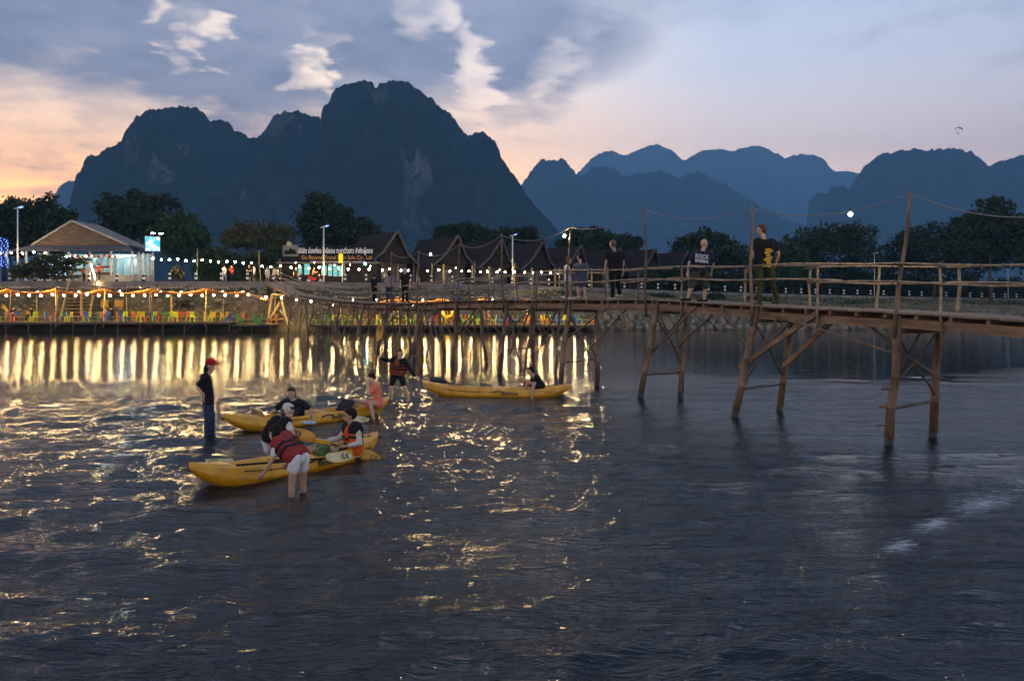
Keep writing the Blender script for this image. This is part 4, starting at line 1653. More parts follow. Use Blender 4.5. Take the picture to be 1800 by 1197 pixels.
        grown('hair', mb, hair, t, vx, 3)
    if cap is not None:
        mb = MB()
        if cap_kind == 'cap':
            mb.ellipsoid(hp(0, -0.012, 0.062), (0.092 * hs, 0.112 * hs, 0.082 * hs), HM, 16, 10)
            mb.ellipsoid(hp(0, 0.118, 0.056), (0.075 * hs, 0.075 * hs, 0.012 * hs), HM, 14, 6)
        else:
            mb.ellipsoid(hp(0, -0.03, 0.055), (0.095 * hs, 0.112 * hs, 0.09 * hs), HM, 16, 10)
        grown('cap', mb, cap, t, 0.011 * s, 2)
    return t


def px_joints(d, spec):
    """joints given as pixel x, y and metres behind (+) or before (-) the distance d"""
    return {k: at(v[0], v[1], d + (v[2] if len(v) > 2 else 0.0)) for k, v in spec.items()}


# -- in the water, as photographed
person('man in red cap and black shirt standing ankle deep, hand on hip', px_joints(16.4, dict(
    head=(371, 643), neck=(366, 657), shL=(362, 664, .17), shR=(360, 664, -.17), elR=(345.5, 681, -.28), wrR=(358, 694, -.22), elL=(366, 688, .26), wrL=(372, 707, .2),
    hipL=(367, 710, .09), hipR=(366, 710, -.09), knL=(371, 738, .12), knR=(366, 739, -.12), anL=(373, 764, .12), anR=(363, 768, -.12))),
    s=1.0, skin=1, hairstyle='shoulder', face=(1, -0.25, 0.15), top=C_BLACK, sleeve=0.72, bottom=C_JEANS, leg='long', cap=C_CAPR, hang={'R': (-0.1, 0.3, -1)})

person('man in black shorts and orange vest standing with one arm stretched out', px_joints(22.4, dict(
    head=(704, 622), neck=(702, 633), shL=(713, 637, -.05), shR=(688, 634, .08), elR=(677, 633, .05), wrR=(668, 629, -.05), elL=(722, 651, -.15), wrL=(731, 662, -.2),
    hipL=(705, 662, 0), hipR=(693, 661, .05), knL=(711, 682, -.12), knR=(687, 682, -.05), anL=(718, 703, .0), anR=(688, 705, .0))),
    s=0.98, skin=1, hairstyle='crop', face=(0.35, -0.8, -0.45), top=C_BLACK, sleeve=1.85, bottom=C_BLACK, leg='mid', vest=C_RUST, vest_len=0.72)

person('person in coral shirt sitting on the stern with hands at the face', px_joints(19.0, dict(
    head=(653, 666), neck=(659, 676), shL=(661, 680, -.16), shR=(660, 680, .16), elL=(650, 692, -.22), wrL=(647, 674, -.12), elR=(649, 692, .15), wrR=(645, 674, .06),
    hipL=(666, 711, -.09), hipR=(666, 711, .09), knL=(651, 708, -.3), knR=(624, 704, .18), anL=(657, 738, -.38), anR=(622, 724, .2))),
    s=0.95, skin=0, hairstyle='short', face=(-0.9, -0.35, 0.0), top=C_CORAL, sleeve=0.75, bottom=C_CORAL, leg='short', hang={'L': (-0.15, 0, 1), 'R': (-0.15, 0, 1)})

person('woman in black tee sitting in the middle kayak facing the camera', px_joints(17.9, dict(
    head=(512, 692), neck=(515, 703), shL=(534, 708, -.02), shR=(497, 708, .02), elL=(547, 722, -.1), wrL=(550, 737, -.22), elR=(481, 722, -.02), wrR=(469, 731, -.05),
    hipL=(527, 742, .05), hipR=(514, 742, .08), knL=(508, 738, -.32), knR=(488, 738, .1), anL=(480, 752, -.2), anR=(462, 748, .1))),
    s=0.97, skin=1, hairstyle='pony', face=(-0.1, -1, -0.05), top=C_BLACK, sleeve=0.62, bottom=C_NAVY, leg='mid')

person('woman in white cap and black vest bending over with long brown hair', px_joints(13.9, dict(
    head=(507, 724), neck=(498, 736), shL=(506, 745, -.12), shR=(482, 741, .08), elL=(516, 764, -.25), wrL=(521, 784, -.3), elR=(476, 765, .0), wrR=(486, 786, -.2),
    hipL=(482, 774, .32), hipR=(468, 772, .4), knL=(487, 800, .28), knR=(474, 800, .38), anL=(487, 840, .3), anR=(474, 838, .4))),
    s=0.95, skin=0, hair=H_BROWN, hairstyle='long', face=(0.75, -0.45, -0.5), top=C_CREAM, sleeve=0.5, bottom=C_WHITE, leg='mid', vest=C_BLACK, cap=C_CREAM, cap_kind='beanie', vest_len=0.8)

person('woman in white shorts and red vest bending over the nearest kayak', px_joints(11.35, dict(
    head=(485, 761, .35), neck=(491, 770, .28), shL=(487, 783, .05), shR=(506, 768, .34), elL=(479, 808, -.02), wrL=(463, 832, -.02), elR=(512, 790, .55), wrR=(505, 812, .6),
    hipL=(518, 806, -.06), hipR=(533, 804, .1), knL=(513, 850, -.04), knR=(532, 846, .2), anL=(512, 890, .0), anR=(536, 884, .28))),
    s=0.93, skin=1, hairstyle='shoulder', face=(-0.75, 0.55, -0.55), top=C_WHITE, sleeve=0.6, bottom=C_SHORT, leg='short', vest=C_RED, vest_len=0.84, hang={'L': (-0.35, 0.1, -0.6)}, build=1.03)

person('man in white sleeves and orange vest seated astern with a paddle', px_joints(13.85, dict(
    head=(615, 731), neck=(617, 746), shL=(628, 754, -.14), shR=(611, 752, .14), elL=(633, 779, -.22), wrL=(603, 785, -.3), elR=(596, 771, .15), wrR=(566, 774, .0),
    hipL=(625, 800, -.08), hipR=(622, 798, .1), knL=(566, 786, -.16), knR=(556, 784, .16), anL=(528, 800, -.12), anR=(520, 798, .12))),
    s=0.97, skin=1, hairstyle='short', face=(-0.95, -0.15, -0.05), top=C_CREAM, sleeve=1.6, bottom=C_BLACK, leg='short', vest=C_ORANGE, vest_len=0.8)

person('lone man in black sitting on the stern of the side-on kayak', px_joints(23.1, dict(
    head=(931, 652), neck=(938, 661), shL=(944, 664, -.16), shR=(943, 664, .16), elL=(934, 674, -.22), wrL=(920, 668, -.2), elR=(932, 672, .18), wrR=(919, 667, .05),
    hipL=(953, 682, -.09), hipR=(953, 682, .09), knL=(938, 674, -.28), knR=(927, 674, .16), anL=(935, 700, -.45), anR=(924, 686, .16))),
    s=0.97, skin=1, hairstyle='crop', face=(-1, -0.15, -0.1), top=C_BLACK, sleeve=0.7, bottom=C_BLACK, leg='mid')

# -- on the footbridge
def bridge_d(px, off=0.6):
    p, t, c = bframe(s_at_px(px))
    return (p + c * off)


def deck_py(px, off=0.6):
    q = bridge_d(px, off)
    return YH - (q.z - EYE) * F / q.y


def bridge_joints(px, off, spec):
    """spec in pixels; the ankles are moved onto the deck"""
    d = bridge_d(px, off).y
    J = px_joints(d, spec)
    z = bridge_d(px, off).z
    low = min(J['anL'].z, J['anR'].z)
    dz = z + 0.075 - low
    for k in J:
        J[k].z += dz
    return J


p_ginger = person('bearded man in black tee with yellow back print leaning on the rail', bridge_joints(1330, 0.75, dict(
    head=(1338, 414), neck=(1342, 427), shL=(1327, 435, -.05), shR=(1361, 436, .05), elL=(1321, 458, -.1), wrL=(1318, 478, -.15), elR=(1369, 457, .1), wrR=(1364, 473, .22),
    hipL=(1335, 476, 0), hipR=(1353, 476, .02), knL=(1336, 508), knR=(1358, 508, .1), anL=(1335, 541), anR=(1366, 537, .25))),
    s=1.04, skin=0, hair=H_GINGER, hairstyle='crop', face=(-0.85, 0.5, 0), top=C_BLACK, sleeve=0.55, bottom=C_OLIVE, leg='long', shoes=C_KHAKI, feet={'L': (-.6, .8, 0), 'R': (-.3, .9, 0)})

p_bald = person('stout bald man in navy tee and shorts walking on the bridge', bridge_joints(1222, 0.7, dict(
    head=(1238, 429), neck=(1236, 439), shL=(1219, 446, -.03), shR=(1252, 448, .05), elL=(1211, 462, -.08), wrL=(1209, 478, -.1), elR=(1254, 464, .1), wrR=(1251, 477, .12),
    hipL=(1225, 477, -.02), hipR=(1240, 477, .04), knL=(1214, 502, -.05), knR=(1240, 503, .08), anL=(1209, 523, -.05), anR=(1238, 525, .1))),
    s=0.98, skin=0, hair=H_GREY, hairstyle='bald', face=(0.75, 0.6, 0), top=C_NAVY, sleeve=0.62, bottom=C_KHAKI, leg='knee', build=1.28, shoes=C_BLACK, feet={'L': (-1, .2, 0), 'R': (-.8, .1, 0)}, headscale=1.05)

p_dark = person('man in black tee and black trousers walking behind the two women', bridge_joints(1075, 0.65, dict(
    head=(1077, 430), neck=(1080, 440), shL=(1069, 446, -.03), shR=(1093, 447, .05), elL=(1065, 461, -.05), wrL=(1063, 476, -.1), elR=(1096, 462, .1), wrR=(1095, 478, .1),
    hipL=(1075, 478), hipR=(1088, 478), knL=(1077, 500), knR=(1086, 500, .1), anL=(1077, 522), anR=(1090, 517, .3))),
    s=1.0, skin=1, hair=H_SANDY, hairstyle='crop', face=(-0.6, 0.75, 0), top=C_BLACK, sleeve=0.55, bottom=C_BLACK, leg='long', shoes=C_BEIGE, feet={'L': (-1, .2, 0), 'R': (-.6, .6, 0)})

person('woman in white dress on the bridge looking at a phone', bridge_joints(998, 0.45, dict(
    head=(999, 460), neck=(997, 468), shL=(997, 472, -.12), shR=(996, 472, .12), elL=(1000, 481, -.15), wrL=(1007, 475, -.1), elR=(1001, 481, .12), wrR=(1008, 474, .05),
    hipL=(997, 489, -.06), hipR=(998, 489, .08), knL=(996, 507, -.06), knR=(1001, 507, .08), anL=(995, 524, -.06), anR=(1003, 524, .1))),
    s=0.86, skin=0, hairstyle='shoulder', face=(1, -0.2, -0.3), top=C_WHITE, sleeve=0.4, bottom=None, dress=0.55, shoes=C_WHITE, feet={'L': (1, -.3, 0), 'R': (1, .2, 0)})
person('woman in grey denim dress with hair in a bun on the bridge', bridge_joints(1016, 0.6, dict(
    head=(1019, 455), neck=(1020, 464), shL=(1011, 470, 0), shR=(1031, 470, .02), elL=(1009, 481, .1), wrL=(1010, 474, .3), elR=(1034, 482, .02), wrR=(1032, 494, .05),
    hipL=(1015, 490), hipR=(1026, 490), knL=(1015, 508), knR=(1027, 508), anL=(1017, 524), anR=(1029, 525))),
    s=0.9, skin=0, hairstyle='bun', face=(-0.6, 0.7, -0.2), top=C_GREY, sleeve=0.4, bottom=None, dress=0.65)

# prints on the shirts, stuck to the backs as flat transfers
M_PRINTW = mat('white_print', (0.62, 0.62, 0.6), (0.4, 0.4, 0.4), 25, 0.8)
M_PRINTY = mat('yellow_print', (0.62, 0.33, 0.02), (0.42, 0.27, 0.04), 25, 0.8)


def back_print(p, mesh, m_world, off, size_dir, name='shirt_print'):
    o = link(name, mesh, p)
    o.matrix_parent_inverse = Matrix.Translation(p.location).inverted()
    o.matrix_world = m_world
    o.location = off
    o.rotation_euler = size_dir
    return o


dd = bridge_d(1222, 0.7).y
back_print(p_bald, text_mesh('ROCK', 0.14, M_PRINTW, bold=0.006), Matrix.Identity(4), at(1234, 451, dd - 0.205), (R(90), R(6), R(12)))
back_print(p_bald, text_mesh('ENERA', 0.125, M_PRINTW, bold=0.006), Matrix.Identity(4), at(1233.5, 459, dd - 0.205), (R(90), R(6), R(12)))
dd = bridge_d(1330, 0.75).y
mb = MB()
rg = random.Random(4)
outline = [(-.07, .23), (.12, .23), (.12, .15), (.02, .12), (.10, .08), (.11, -.12), (.05, -.22), (-.11, -.22), (-.11, -.17), (-.02, -.14), (-.06, -.02), (-.03, .05), (-.08, .10), (-.05, .17)]
for k in range(9):
    z0 = 0.2 - k * 0.05
    wv = 0.09 + 0.035 * math.sin(k * 1.7)
    mb.box((0.02 + 0.02 * math.sin(k * 2.1), 0.0, z0), (wv * 1.7, 0.004, 0.034), Matrix.Rotation(R(rg.uniform(-12, 12)), 3, 'Y'))
mb.box((-.07, 0, -.21), (.09, .004, .03))
back_print(p_ginger, mb.mesh('shirt_print', M_PRINTY), Matrix.Identity(4), at(1349, 453, dd - 0.16), (0, 0, R(8)))
# ------------------------------------------------------------------ riverside dining decks
M_DARKW = mat('dark_deck_timber', (0.07, 0.05, 0.035), (0.04, 0.03, 0.02), 2.0, 0.8, 0.4)
M_MATTAN = mat('deck_matting', (0.30, 0.24, 0.10), (0.2, 0.15, 0.07), 1.2, 0.85)
M_BLUET = mat('blue_tarpaulin', (0.03, 0.06, 0.22), (0.02, 0.045, 0.16), 1.2, 0.5)
M_ORT = mat('orange_tarpaulin', (0.55, 0.24, 0.06), (0.42, 0.16, 0.04), 1.0, 0.55)
M_YPOST = mat('pale_bamboo_post', (0.5, 0.38, 0.16), (0.36, 0.26, 0.11), 2.0, 0.6)


def dining_deck(label, px0, px1, yf, yb, z, seed):
    rg = random.Random(seed)
    x0, x1 = (px0 - CX) * yf / F, (px1 - CX) * yf / F
    t = thing('dining_deck', label, 'deck', ((x0 + x1) / 2, yf, 0))
    mb = MB()
    mb.box(((x0 + x1) / 2, (yf + yb) / 2 + 0.05, z - 0.03), (x1 - x0, yb - yf - 0.1, 0.06))
    mb.build('platform', M_MATTAN, t)
    mb = MB()
    mb.box(((x0 + x1) / 2, yf, z - 0.10), (x1 - x0, 0.07, 0.2))
    mb.build('fascia', M_DARKW, t)
    n = max(2, int((x1 - x0) / 1.9))
    for i in range(n + 1):
        x = x0 + 0.08 + (x1 - x0 - 0.16) * i / n
        for yy in (yf + 0.12, yb - 0.4):
            bpole('stilt', (x + rg.uniform(-.1, .1), yy, -0.8), (x, yy, z - 0.07), 0.07, 0.06, M_DARKW, 0.02, 2, 7, parent=t)
        if i < n and i % 2 == 0:
            bpole('stilt_brace', (x, yf + 0.1, 0.1), (x + 0.9, yf + 0.1, z - 0.1), 0.03, 0.03, M_DARKW, 0.01, 2, 6, parent=t)
    return t, x0, x1


DA = dining_deck('long timber dining deck on stilts in front of the stairs and pavilion', -150, 404, 70.6, 75.2, 0.93, 1)
DB = dining_deck('short lower deck end beside the bridge landing', 408, 476, 70.9, 74.6, 0.72, 2)
DC = dining_deck('low dining deck seen between the legs of the bamboo bridge', 545, 1052, 72.6, 76.6, 0.62, 3)


def awning(label, px0, px1, y0, y1, z, seed, blue=True, droop=0.0):
    rg = random.Random(seed)
    xa, xb = (px0 - CX) * y0 / F, (px1 - CX) * y0 / F
    t = thing('awning', label, 'awning', ((xa + xb) / 2, y0, 0))
    nx, ny = max(8, int((xb - xa) * 2.2)), 8
    U, Vq = np.meshgrid(np.linspace(0, 1, nx), np.linspace(0, 1, ny), indexing='ij')
    X = xa + (xb - xa) * U
    Y = y0 + (y1 - y0) * Vq
    bays = max(1, round((xb - xa) / 4.6))
    sag = 0.36 * np.abs(np.sin(np.pi * U * bays)) * (1 - 0.4 * Vq)
    Z = z - sag - 0.42 * Vq + 0.05 * fbm(X * 0.9, Y * 0.9, seed, 3)
    if droop:
        Z -= droop * np.clip((U - 0.86) / 0.14, 0, 1) ** 1.3 * (1 - 0.3 * Vq)
    V = np.stack([X.ravel(), Y.ravel(), Z.ravel()], 1)
    o = link('sheet', np_mesh('sheet', V, grid_faces(nx, ny), M_ORT, True), t)
    so = o.modifiers.new('Solidify', 'SOLIDIFY')
    so.thickness = 0.015
    if blue:
        Zb = z + 0.22 - 0.10 * np.abs(np.sin(np.pi * U * bays + 0.4)) + 0.04 * fbm(X * 0.7, Y * 0.7, seed + 5, 3) - 0.05 * Vq
        V = np.stack([X.ravel(), (Y - 0.15).ravel(), Zb.ravel()], 1)
        o = link('top_sheet', np_mesh('top_sheet', V, grid_faces(nx, ny), M_BLUET, True), t)
        so = o.modifiers.new('Solidify', 'SOLIDIFY')
        so.thickness = 0.015
    n = bays
    for i in range(n + 1):
        x = xa + (xb - xa) * i / n
        bpole('post', (x, y0 + 0.25, 0.5), (x + rg.uniform(-.1, .1), y0 + 0.3, z + 0.1), 0.045, 0.035, M_YPOST if i % 2 else M_BAMDARK, 0.04, 0.5, 7, parent=t)
        bpole('post', (x + 0.3, y1 - 0.2, 0.5), (x + 0.3, y1 - 0.2, z - 0.05), 0.045, 0.04, M_YPOST, 0.03, 0.5, 7, parent=t)
    bpole('ridge_pole', (xa, y0 + 0.05, z + 0.1), (xb, y0 + 0.05, z + 0.12), 0.03, 0.03, M_BAMDARK, 0.03, 0.6, 6, parent=t)
    return t


awning('orange tarpaulin awning under a blue sheet at the left frame edge', -150, 95, 70.5, 74.5, 3.9, 1)
awning('orange and blue awning over the deck by the wooden stairs', 97, 262, 70.5, 74.5, 3.88, 2)
awning('orange awning with a drooping corner beside the bridge landing', 264, 455, 70.5, 74.5, 3.9, 3, False, 0.95)
awning('orange and blue awning behind three people on the bridge', 580, 700, 72.6, 76.0, 3.02, 4)
awning('blue-topped awning behind the middle of the footbridge', 702, 850, 72.6, 76.0, 3.05, 5)
awning('orange awning with blue top behind the women on the bridge', 852, 1000, 72.6, 76.0, 3.0, 6)

# ------------------------------------------------------------------ festoon lights
nfest = [0]


def festoon(label, pts, spacing, sag, mesh=B_WARM, drop=0.1, jit=0.0):
    pts = [Vector(p) for p in pts]
    t = thing('string_light', label, 'string light', pts[0])
    rg = random.Random(len(label))
    line = []
    for i in range(len(pts) - 1):
        c = catenary(pts[i], pts[i + 1], sag, 10)
        line += c if i == 0 else c[1:]
    mb = MB()
    mb.tube(line, 0.012, 4)
    mb.build('cable', M_BLACK, t)
    acc = spacing * 0.5
    for i in range(len(line) - 1):
        L = (line[i + 1] - line[i]).length
        while acc < L:
            p = line[i].lerp(line[i + 1], acc / L) - Vector((0, 0, drop + rg.uniform(0, 0.04)))
            link('bulb', mesh, t, p)
            nfest[0] += 1
            acc += spacing * (1 + rg.uniform(-jit, jit))
        acc -= L
    return t


def row(px0, px1, d0, d1, y0, y1, n):
    return [at(px0 + (px1 - px0) * i / n, y0 + (y1 - y0) * i / n, d0 + (d1 - d0) * i / n) for i in range(n + 1)]


festoon('string of warm bulbs along the awning edge over the long dining deck', row(-80, 442, 70.2, 70.2, 515, 515, 9), 1.02, 0.12)
festoon('warm bulbs strung under the near end of the footbridge beside the landing', row(455, 570, 72, 72.5, 517, 527, 3), 1.35, 0.12)
festoon('string of warm bulbs along the deck behind the bridge legs', row(575, 1062, 72.3, 72.3, 531, 537, 9), 1.05, 0.12)
festoon('second row of warm bulbs at the back of the long deck awning', row(-60, 440, 73.6, 73.6, 509, 509, 7), 1.9, 0.1, B_SMALL)  # added bulbs, standing in for reflections on the tarpaulin
festoon('second row of warm bulbs at the back of the deck behind the bridge', row(600, 1000, 75, 75, 524, 525, 6), 2.2, 0.1, B_SMALL)
festoon('festoon bulbs on the promenade from the pavilion to the bare tree', row(262, 452, 79, 79, 451, 459, 4), 0.82, 0.14)
festoon('festoon bulbs along the promenade in front of the travel office', row(452, 640, 80.5, 83, 464, 470, 5), 0.95, 0.14, jit=0.2)
festoon('festoon bulbs along the promenade in front of the bungalows', row(640, 1000, 83, 91, 470, 477, 8), 1.1, 0.14, jit=0.3)
festoon('higher loose string of bulbs hung on the travel office front', row(505, 660, 86, 86, 456, 464, 3), 1.9, 0.25, B_SMALL, jit=0.3)
festoon('bulbs strung over the plants at the far left by the lit column', row(-10, 92, 80, 80, 441, 441, 3), 1.15, 0.15)
festoon('steep string of bulbs down the stair rail under the pavilion', [at(160, 462, 80.5), at(171, 500, 77.2)], 0.32, 0.03, B_SMALL)

# ------------------------------------------------------------------ plastic chairs and low tables
CH = {'lime green': (0.42, 0.60, 0.02), 'green': (0.03, 0.30, 0.05), 'blue': (0.02, 0.10, 0.42), 'red': (0.55, 0.04, 0.02), 'orange': (0.62, 0.16, 0.02), 'yellow': (0.62, 0.48, 0.02)}
CHM = {}


def chair_mesh(m):
    mb = MB()
    for sx in (-1, 1):
        for sy in (-1, 1):
            mb.beam((sx * 0.20, sy * 0.19, 0.0), (sx * 0.165, sy * 0.155, 0.36), 0.05, 0.05, (1, 0, 0))
    mb.box((0, 0, 0.375), (0.40, 0.38, 0.035))
    rt_ = Matrix.Rotation(R(-10), 3, 'X')
    for x in (-0.165, 0.165):
        mb.box((x, 0.20, 0.545), (0.05, 0.03, 0.32), rt_)
    for x in (-0.06, 0.06):
        mb.box((x, 0.2, 0.53), (0.05, 0.022, 0.26), rt_)
    mb.box((0, 0.232, 0.70), (0.40, 0.03, 0.09), rt_)
    return mb.mesh('plastic_chair', m)


for k, c in CH.items():
    CHM[k] = chair_mesh(mat('plastic_' + k.replace(' ', '_'), c, tuple(q * 0.85 for q in c), 3, 0.4))
M_TTOP = mat('table_top', (0.16, 0.16, 0.10), (0.10, 0.11, 0.07), 4, 0.5)
mb = MB()
mb.box((0, 0, 0.42), (0.95, 0.6, 0.035))
for sx in (-1, 1):
    for sy in (-1, 1):
        mb.box((sx * 0.42, sy * 0.25, 0.2), (0.05, 0.05, 0.405))
mb.box((0, -0.25, 0.12), (0.79, 0.035, 0.04))
mb.box((0, 0.25, 0.12), (0.79, 0.035, 0.04))
TABLE = mb.mesh('low_table', M_TTOP)
counts = {}


def put_chairs(deckname, x0, x1, yf, yb, z, ntab, seed, cols):
    rg = random.Random(seed)
    spots = []
    for r_, yy in enumerate((yf + 0.9, yf + 2.7)):
        for i in range(ntab):
            x = x0 + (i + 0.5 + 0.22 * (r_ - 0.5)) * (x1 - x0) / ntab + rg.uniform(-.15, .15)
            spots.append(('table', x, yy, rg.uniform(-.08, .08), None))
            for sx in (-1, 1):
                if rg.random() < 0.93:
                    spots.append(('chair', x + sx * rg.uniform(0.72, 0.85), yy + rg.uniform(-.15, .15), -sx * math.pi / 2 + rg.uniform(-.5, .5), cols[rg.randrange(len(cols))]))
    spots.sort(key=lambda q: q[1])
    for (k, x, yy, a, c) in spots:
        key = (deckname, k, c)
        i = counts.get(key, 0)
        counts[key] = i + 1
        if k == 'table':
            o = link('low_table', TABLE, None, (x, yy, z), (0, 0, a))
            tag(o, '%s low table from the left on the %s' % (ordinal(i), deckname), 'table', 'low tables on the dining decks')
        else:
            o = link('plastic_chair', CHM[c], None, (x, yy, z), (0, 0, a), (1.25, 1.25, 1.2))
            tag(o, '%s %s plastic chair from the left on the %s' % (ordinal(i), c, deckname), 'chair', 'plastic chairs on the dining decks')


put_chairs('long deck before the stairs', -46.0, DA[2], 70.6, 75, 0.93, 13, 3, ['lime green', 'lime green', 'lime green', 'green', 'blue', 'red', 'yellow', 'blue', 'orange'])
put_chairs('short deck by the landing', DB[1], DB[2], 70.9, 74.5, 0.72, 1, 4, ['blue', 'green', 'orange'])
put_chairs('deck behind the bridge legs', DC[1] + 0.3, DC[2] - 0.3, 72.6, 76.4, 0.62, 17, 5, ['lime green', 'lime green', 'lime green', 'green', 'red', 'yellow', 'green', 'blue', 'orange'])

# yellow inflatable ring stood on end, stage boards, fuel drums
q = at(787, 549, 74.5)
mb = MB()
mb.tube([q + Vector((math.cos(a) * 0.42, 0, math.sin(a) * 0.42)) for a in np.linspace(0, 2 * math.pi, 25)], 0.15, 9, False)
tag(mb.build('swim_ring', mat('ring_yellow', (0.7, 0.45, 0.03), None, 3, 0.4), None, True), 'big yellow inflatable ring standing on the deck behind the bridge', 'inflatable ring')
for (px, w_, lab) in ((209, 15, 'wide yellow notice board on posts beside the wooden stairs'), (184, 13, 'narrow ochre notice board just right of the stairs')):
    q = at(px, 535, 75.6)
    t = thing('notice_board', lab, 'board', q)
    mb = MB()
    mb.box(q, (w_ * 0.054, 0.05, 0.75))
    mb.build('panel', mat('ochre_board', (0.45, 0.28, 0.03), (0.36, 0.2, 0.02), 3, 0.6), t)
    for sx in (-1, 1):
        mb = MB()
        mb.beam(q + Vector((sx * w_ * 0.022, 0.05, -1.4)), q + Vector((sx * w_ * 0.022, 0.05, 0.45)), 0.05, 0.05, (1, 0, 0))
        mb.build('post', M_YPOST, t)

# ------------------------------------------------------------------ wooden stairs up the bank
t = thing('wooden_stairs', 'broad wooden stairs with pale side boards climbing to the pavilion', 'stairs', at(135, 562, 75.5))
lo, hi = Vector(((132 - CX) * 73.4 / F, 73.4, 0.95)), Vector(((146 - CX) * 77.6 / F, 77.6, 4.75))
for i in range(12):
    c = lo.lerp(hi, (i + 0.5) / 12)
    mb = MB()
    mb.box(c, (2.35, 0.34, 0.07))
    mb.build('tread', M_DECK, t)
for sx in (-1, 1):
    mb = MB()
    mb.beam(lo + Vector((sx * 1.3, -0.15, 0)), hi + Vector((sx * 1.3, 0, 0.15)), 0.12, 0.34)
    mb.build('side_board', M_YPOST, t)
# landing trestle where the footbridge meets the bank
t = thing('landing_trestle', 'pale timber trestle holding up the bank end of the footbridge', 'trestle', at(485, 575, 74))
for (a, b) in (((470, 572), (478, 517)), ((506, 572), (492, 517)), ((474, 560), (497, 524)), ((520, 578), (492, 545)), ((478, 517), (500, 519)), ((473, 562), (505, 560))):
    mb = MB()
    mb.beam(at(*a, 73.6), at(*b, 74.2), 0.13, 0.17)
    mb.build('timber', M_YPOST, t)

# ------------------------------------------------------------------ promenade furniture
def bollard_meshes():
    out = []
    for z0, z1, m in ((0, 0.2, M_BLACK), (0.2, 0.42, M_WHITE), (0.42, 0.62, M_BLACK), (0.62, 0.86, M_WHITE)):
        mb = MB()
        mb.box((0, 0, (z0 + z1) / 2), (0.19, 0.19, z1 - z0))
        out.append(mb.mesh('band', m))
    return out


BOL = bollard_meshes()
nb = 0
px_list = [-30, 16, 60, 155, 204, 251, 297, 343, 388, 434, 480, 526, 606, 643, 684, 721, 758, 795, 830, 866, 900, 933, 965, 998, 1036, 1067, 1098, 1128, 1157, 1187, 1217, 1246, 1275, 1303, 1331, 1358, 1382,
           1409, 1434, 1459, 1484, 1508, 1531, 1554, 1577, 1599, 1621, 1643, 1664, 1685, 1706, 1727, 1748, 1768, 1788]
for i, px in enumerate(px_list):
    p = prom_px(px)
    z = p.z + 0.12
    t = thing('bollard', '%s black and white striped bollard from the left along the promenade' % ordinal(i), 'bollard', (p.x, p.y + 0.15, z), 'striped bollards on the promenade edge')
    for me in BOL:
        link('band', me, t, (p.x, p.y + 0.15, z))


def street_lamp(px, ytop, d, label, tilt=0.3):
    top = at(px, ytop, d)
    gz = prom(top.x)[1]
    t = thing('street_lamp', label, 'street lamp', (top.x, d, gz), 'solar street lamps')
    mb = MB()
    mb.tube([(top.x, d, gz - 0.3), (top.x, d, top.z)], [0.085, 0.055], 10)
    mb.build('pole', M_WHITE, t, True)
    mb = MB()
    rot = Matrix.Rotation(R(-20), 3, 'Y')
    mb.box(top + Vector((0.12, 0, 0.06)), (0.85, 0.4, 0.09), rot)
    hd = mb.build('lamp_head', M_STEEL, t)
    mb = MB()
    mb.box(top + Vector((0.32, -0.0, 0.07)), (0.28, 0.41, 0.04), rot)
    mb.build('lens', G_LENS, hd)
    return t


G_LENS = glow('street_lens', (0.12, 0.25, 1.0), 4.0)
street_lamp(31, 366, 80.5, 'tall white solar street lamp at the left in front of dark trees')
street_lamp(569, 399, 82.5, 'white solar street lamp standing before the travel office sign')
street_lamp(901, 414, 89, 'white solar street lamp standing before the bungalow roofs')
street_lamp(1537, 446, 123, 'solar street lamp between the dark trees right of the bridge walkers')
street_lamp(1772, 460, 139, 'solar street lamp at the far right behind the bridge rail')

for i, (px, ytop, tilt) in enumerate(((347, 437, 0.25), (455, 440, -.05), (492, 455, 0.0), (606, 462, 0), (700, 464, 0.1), (759, 462, 0.0), (834, 460, 0.0), (905, 462, 0.05), (984, 470, 0.0))):
    p = prom_px(px)
    top = at(px, ytop, p.y + 0.4)
    o = MB()
    pole(o, (p.x - tilt, p.y + 0.4, p.z), top, 0.055, 0.04, 0.05, 0.5, i, 7)
    tag(o.build('light_pole', M_YPOST if i % 2 else M_BAMBOO, None, True), '%s slim bamboo pole from the left holding up the promenade bulbs' % ordinal(i), 'pole', 'bamboo poles on the promenade')

# ------------------------------------------------------------------ pavilion restaurant
M_TIN = mat('corrugated_tin', (0.11, 0.10, 0.095), (0.065, 0.06, 0.056), 1.2, 0.6, 0.4, 6, stretch=(6, 1, 1))
M_GABLE = mat('gable_boards', (0.17, 0.115, 0.07), (0.11, 0.07, 0.045), 1.0, 0.8, 0.5, 3, stretch=(1, 1, 6))
M_TEAL = mat('turquoise_wall', (0.42, 0.62, 0.66), (0.3, 0.52, 0.58), 1.1, 0.7)
M_PLASTER = mat('stained_plaster', (0.42, 0.39, 0.34), (0.26, 0.24, 0.2), 1.2, 0.85)
G_FRIDGE = glow('fridge_light', (0.5, 0.75, 1.0), 4.0)
G_TUBE = glow('tube_light', (0.85, 0.97, 1.0), 60.0)
PV = thing('pavilion', 'open-fronted restaurant pavilion with brown gable and tin roof, brightly lit inside', 'building', (-45.2, 85, 4.6))
xl, xr, yf, yb, zf = -51.0, -39.4, 83.0, 87.6, 4.62
ze, zg, za = 7.95, 8.55, 11.1
mb = MB()
mb.box(((xl + xr) / 2, (yf + yb) / 2, zf + 0.15), (xr - xl, yb - yf, 0.3))
mb.build('floor_slab', M_CONC, PV)
mb = MB()
mb.box(((xl + xr) / 2, yb, (zf + ze) / 2), (xr - xl, 0.15, ze - zf - 0.02))
mb.build('back_wall', M_TEAL, PV)
mb = MB()
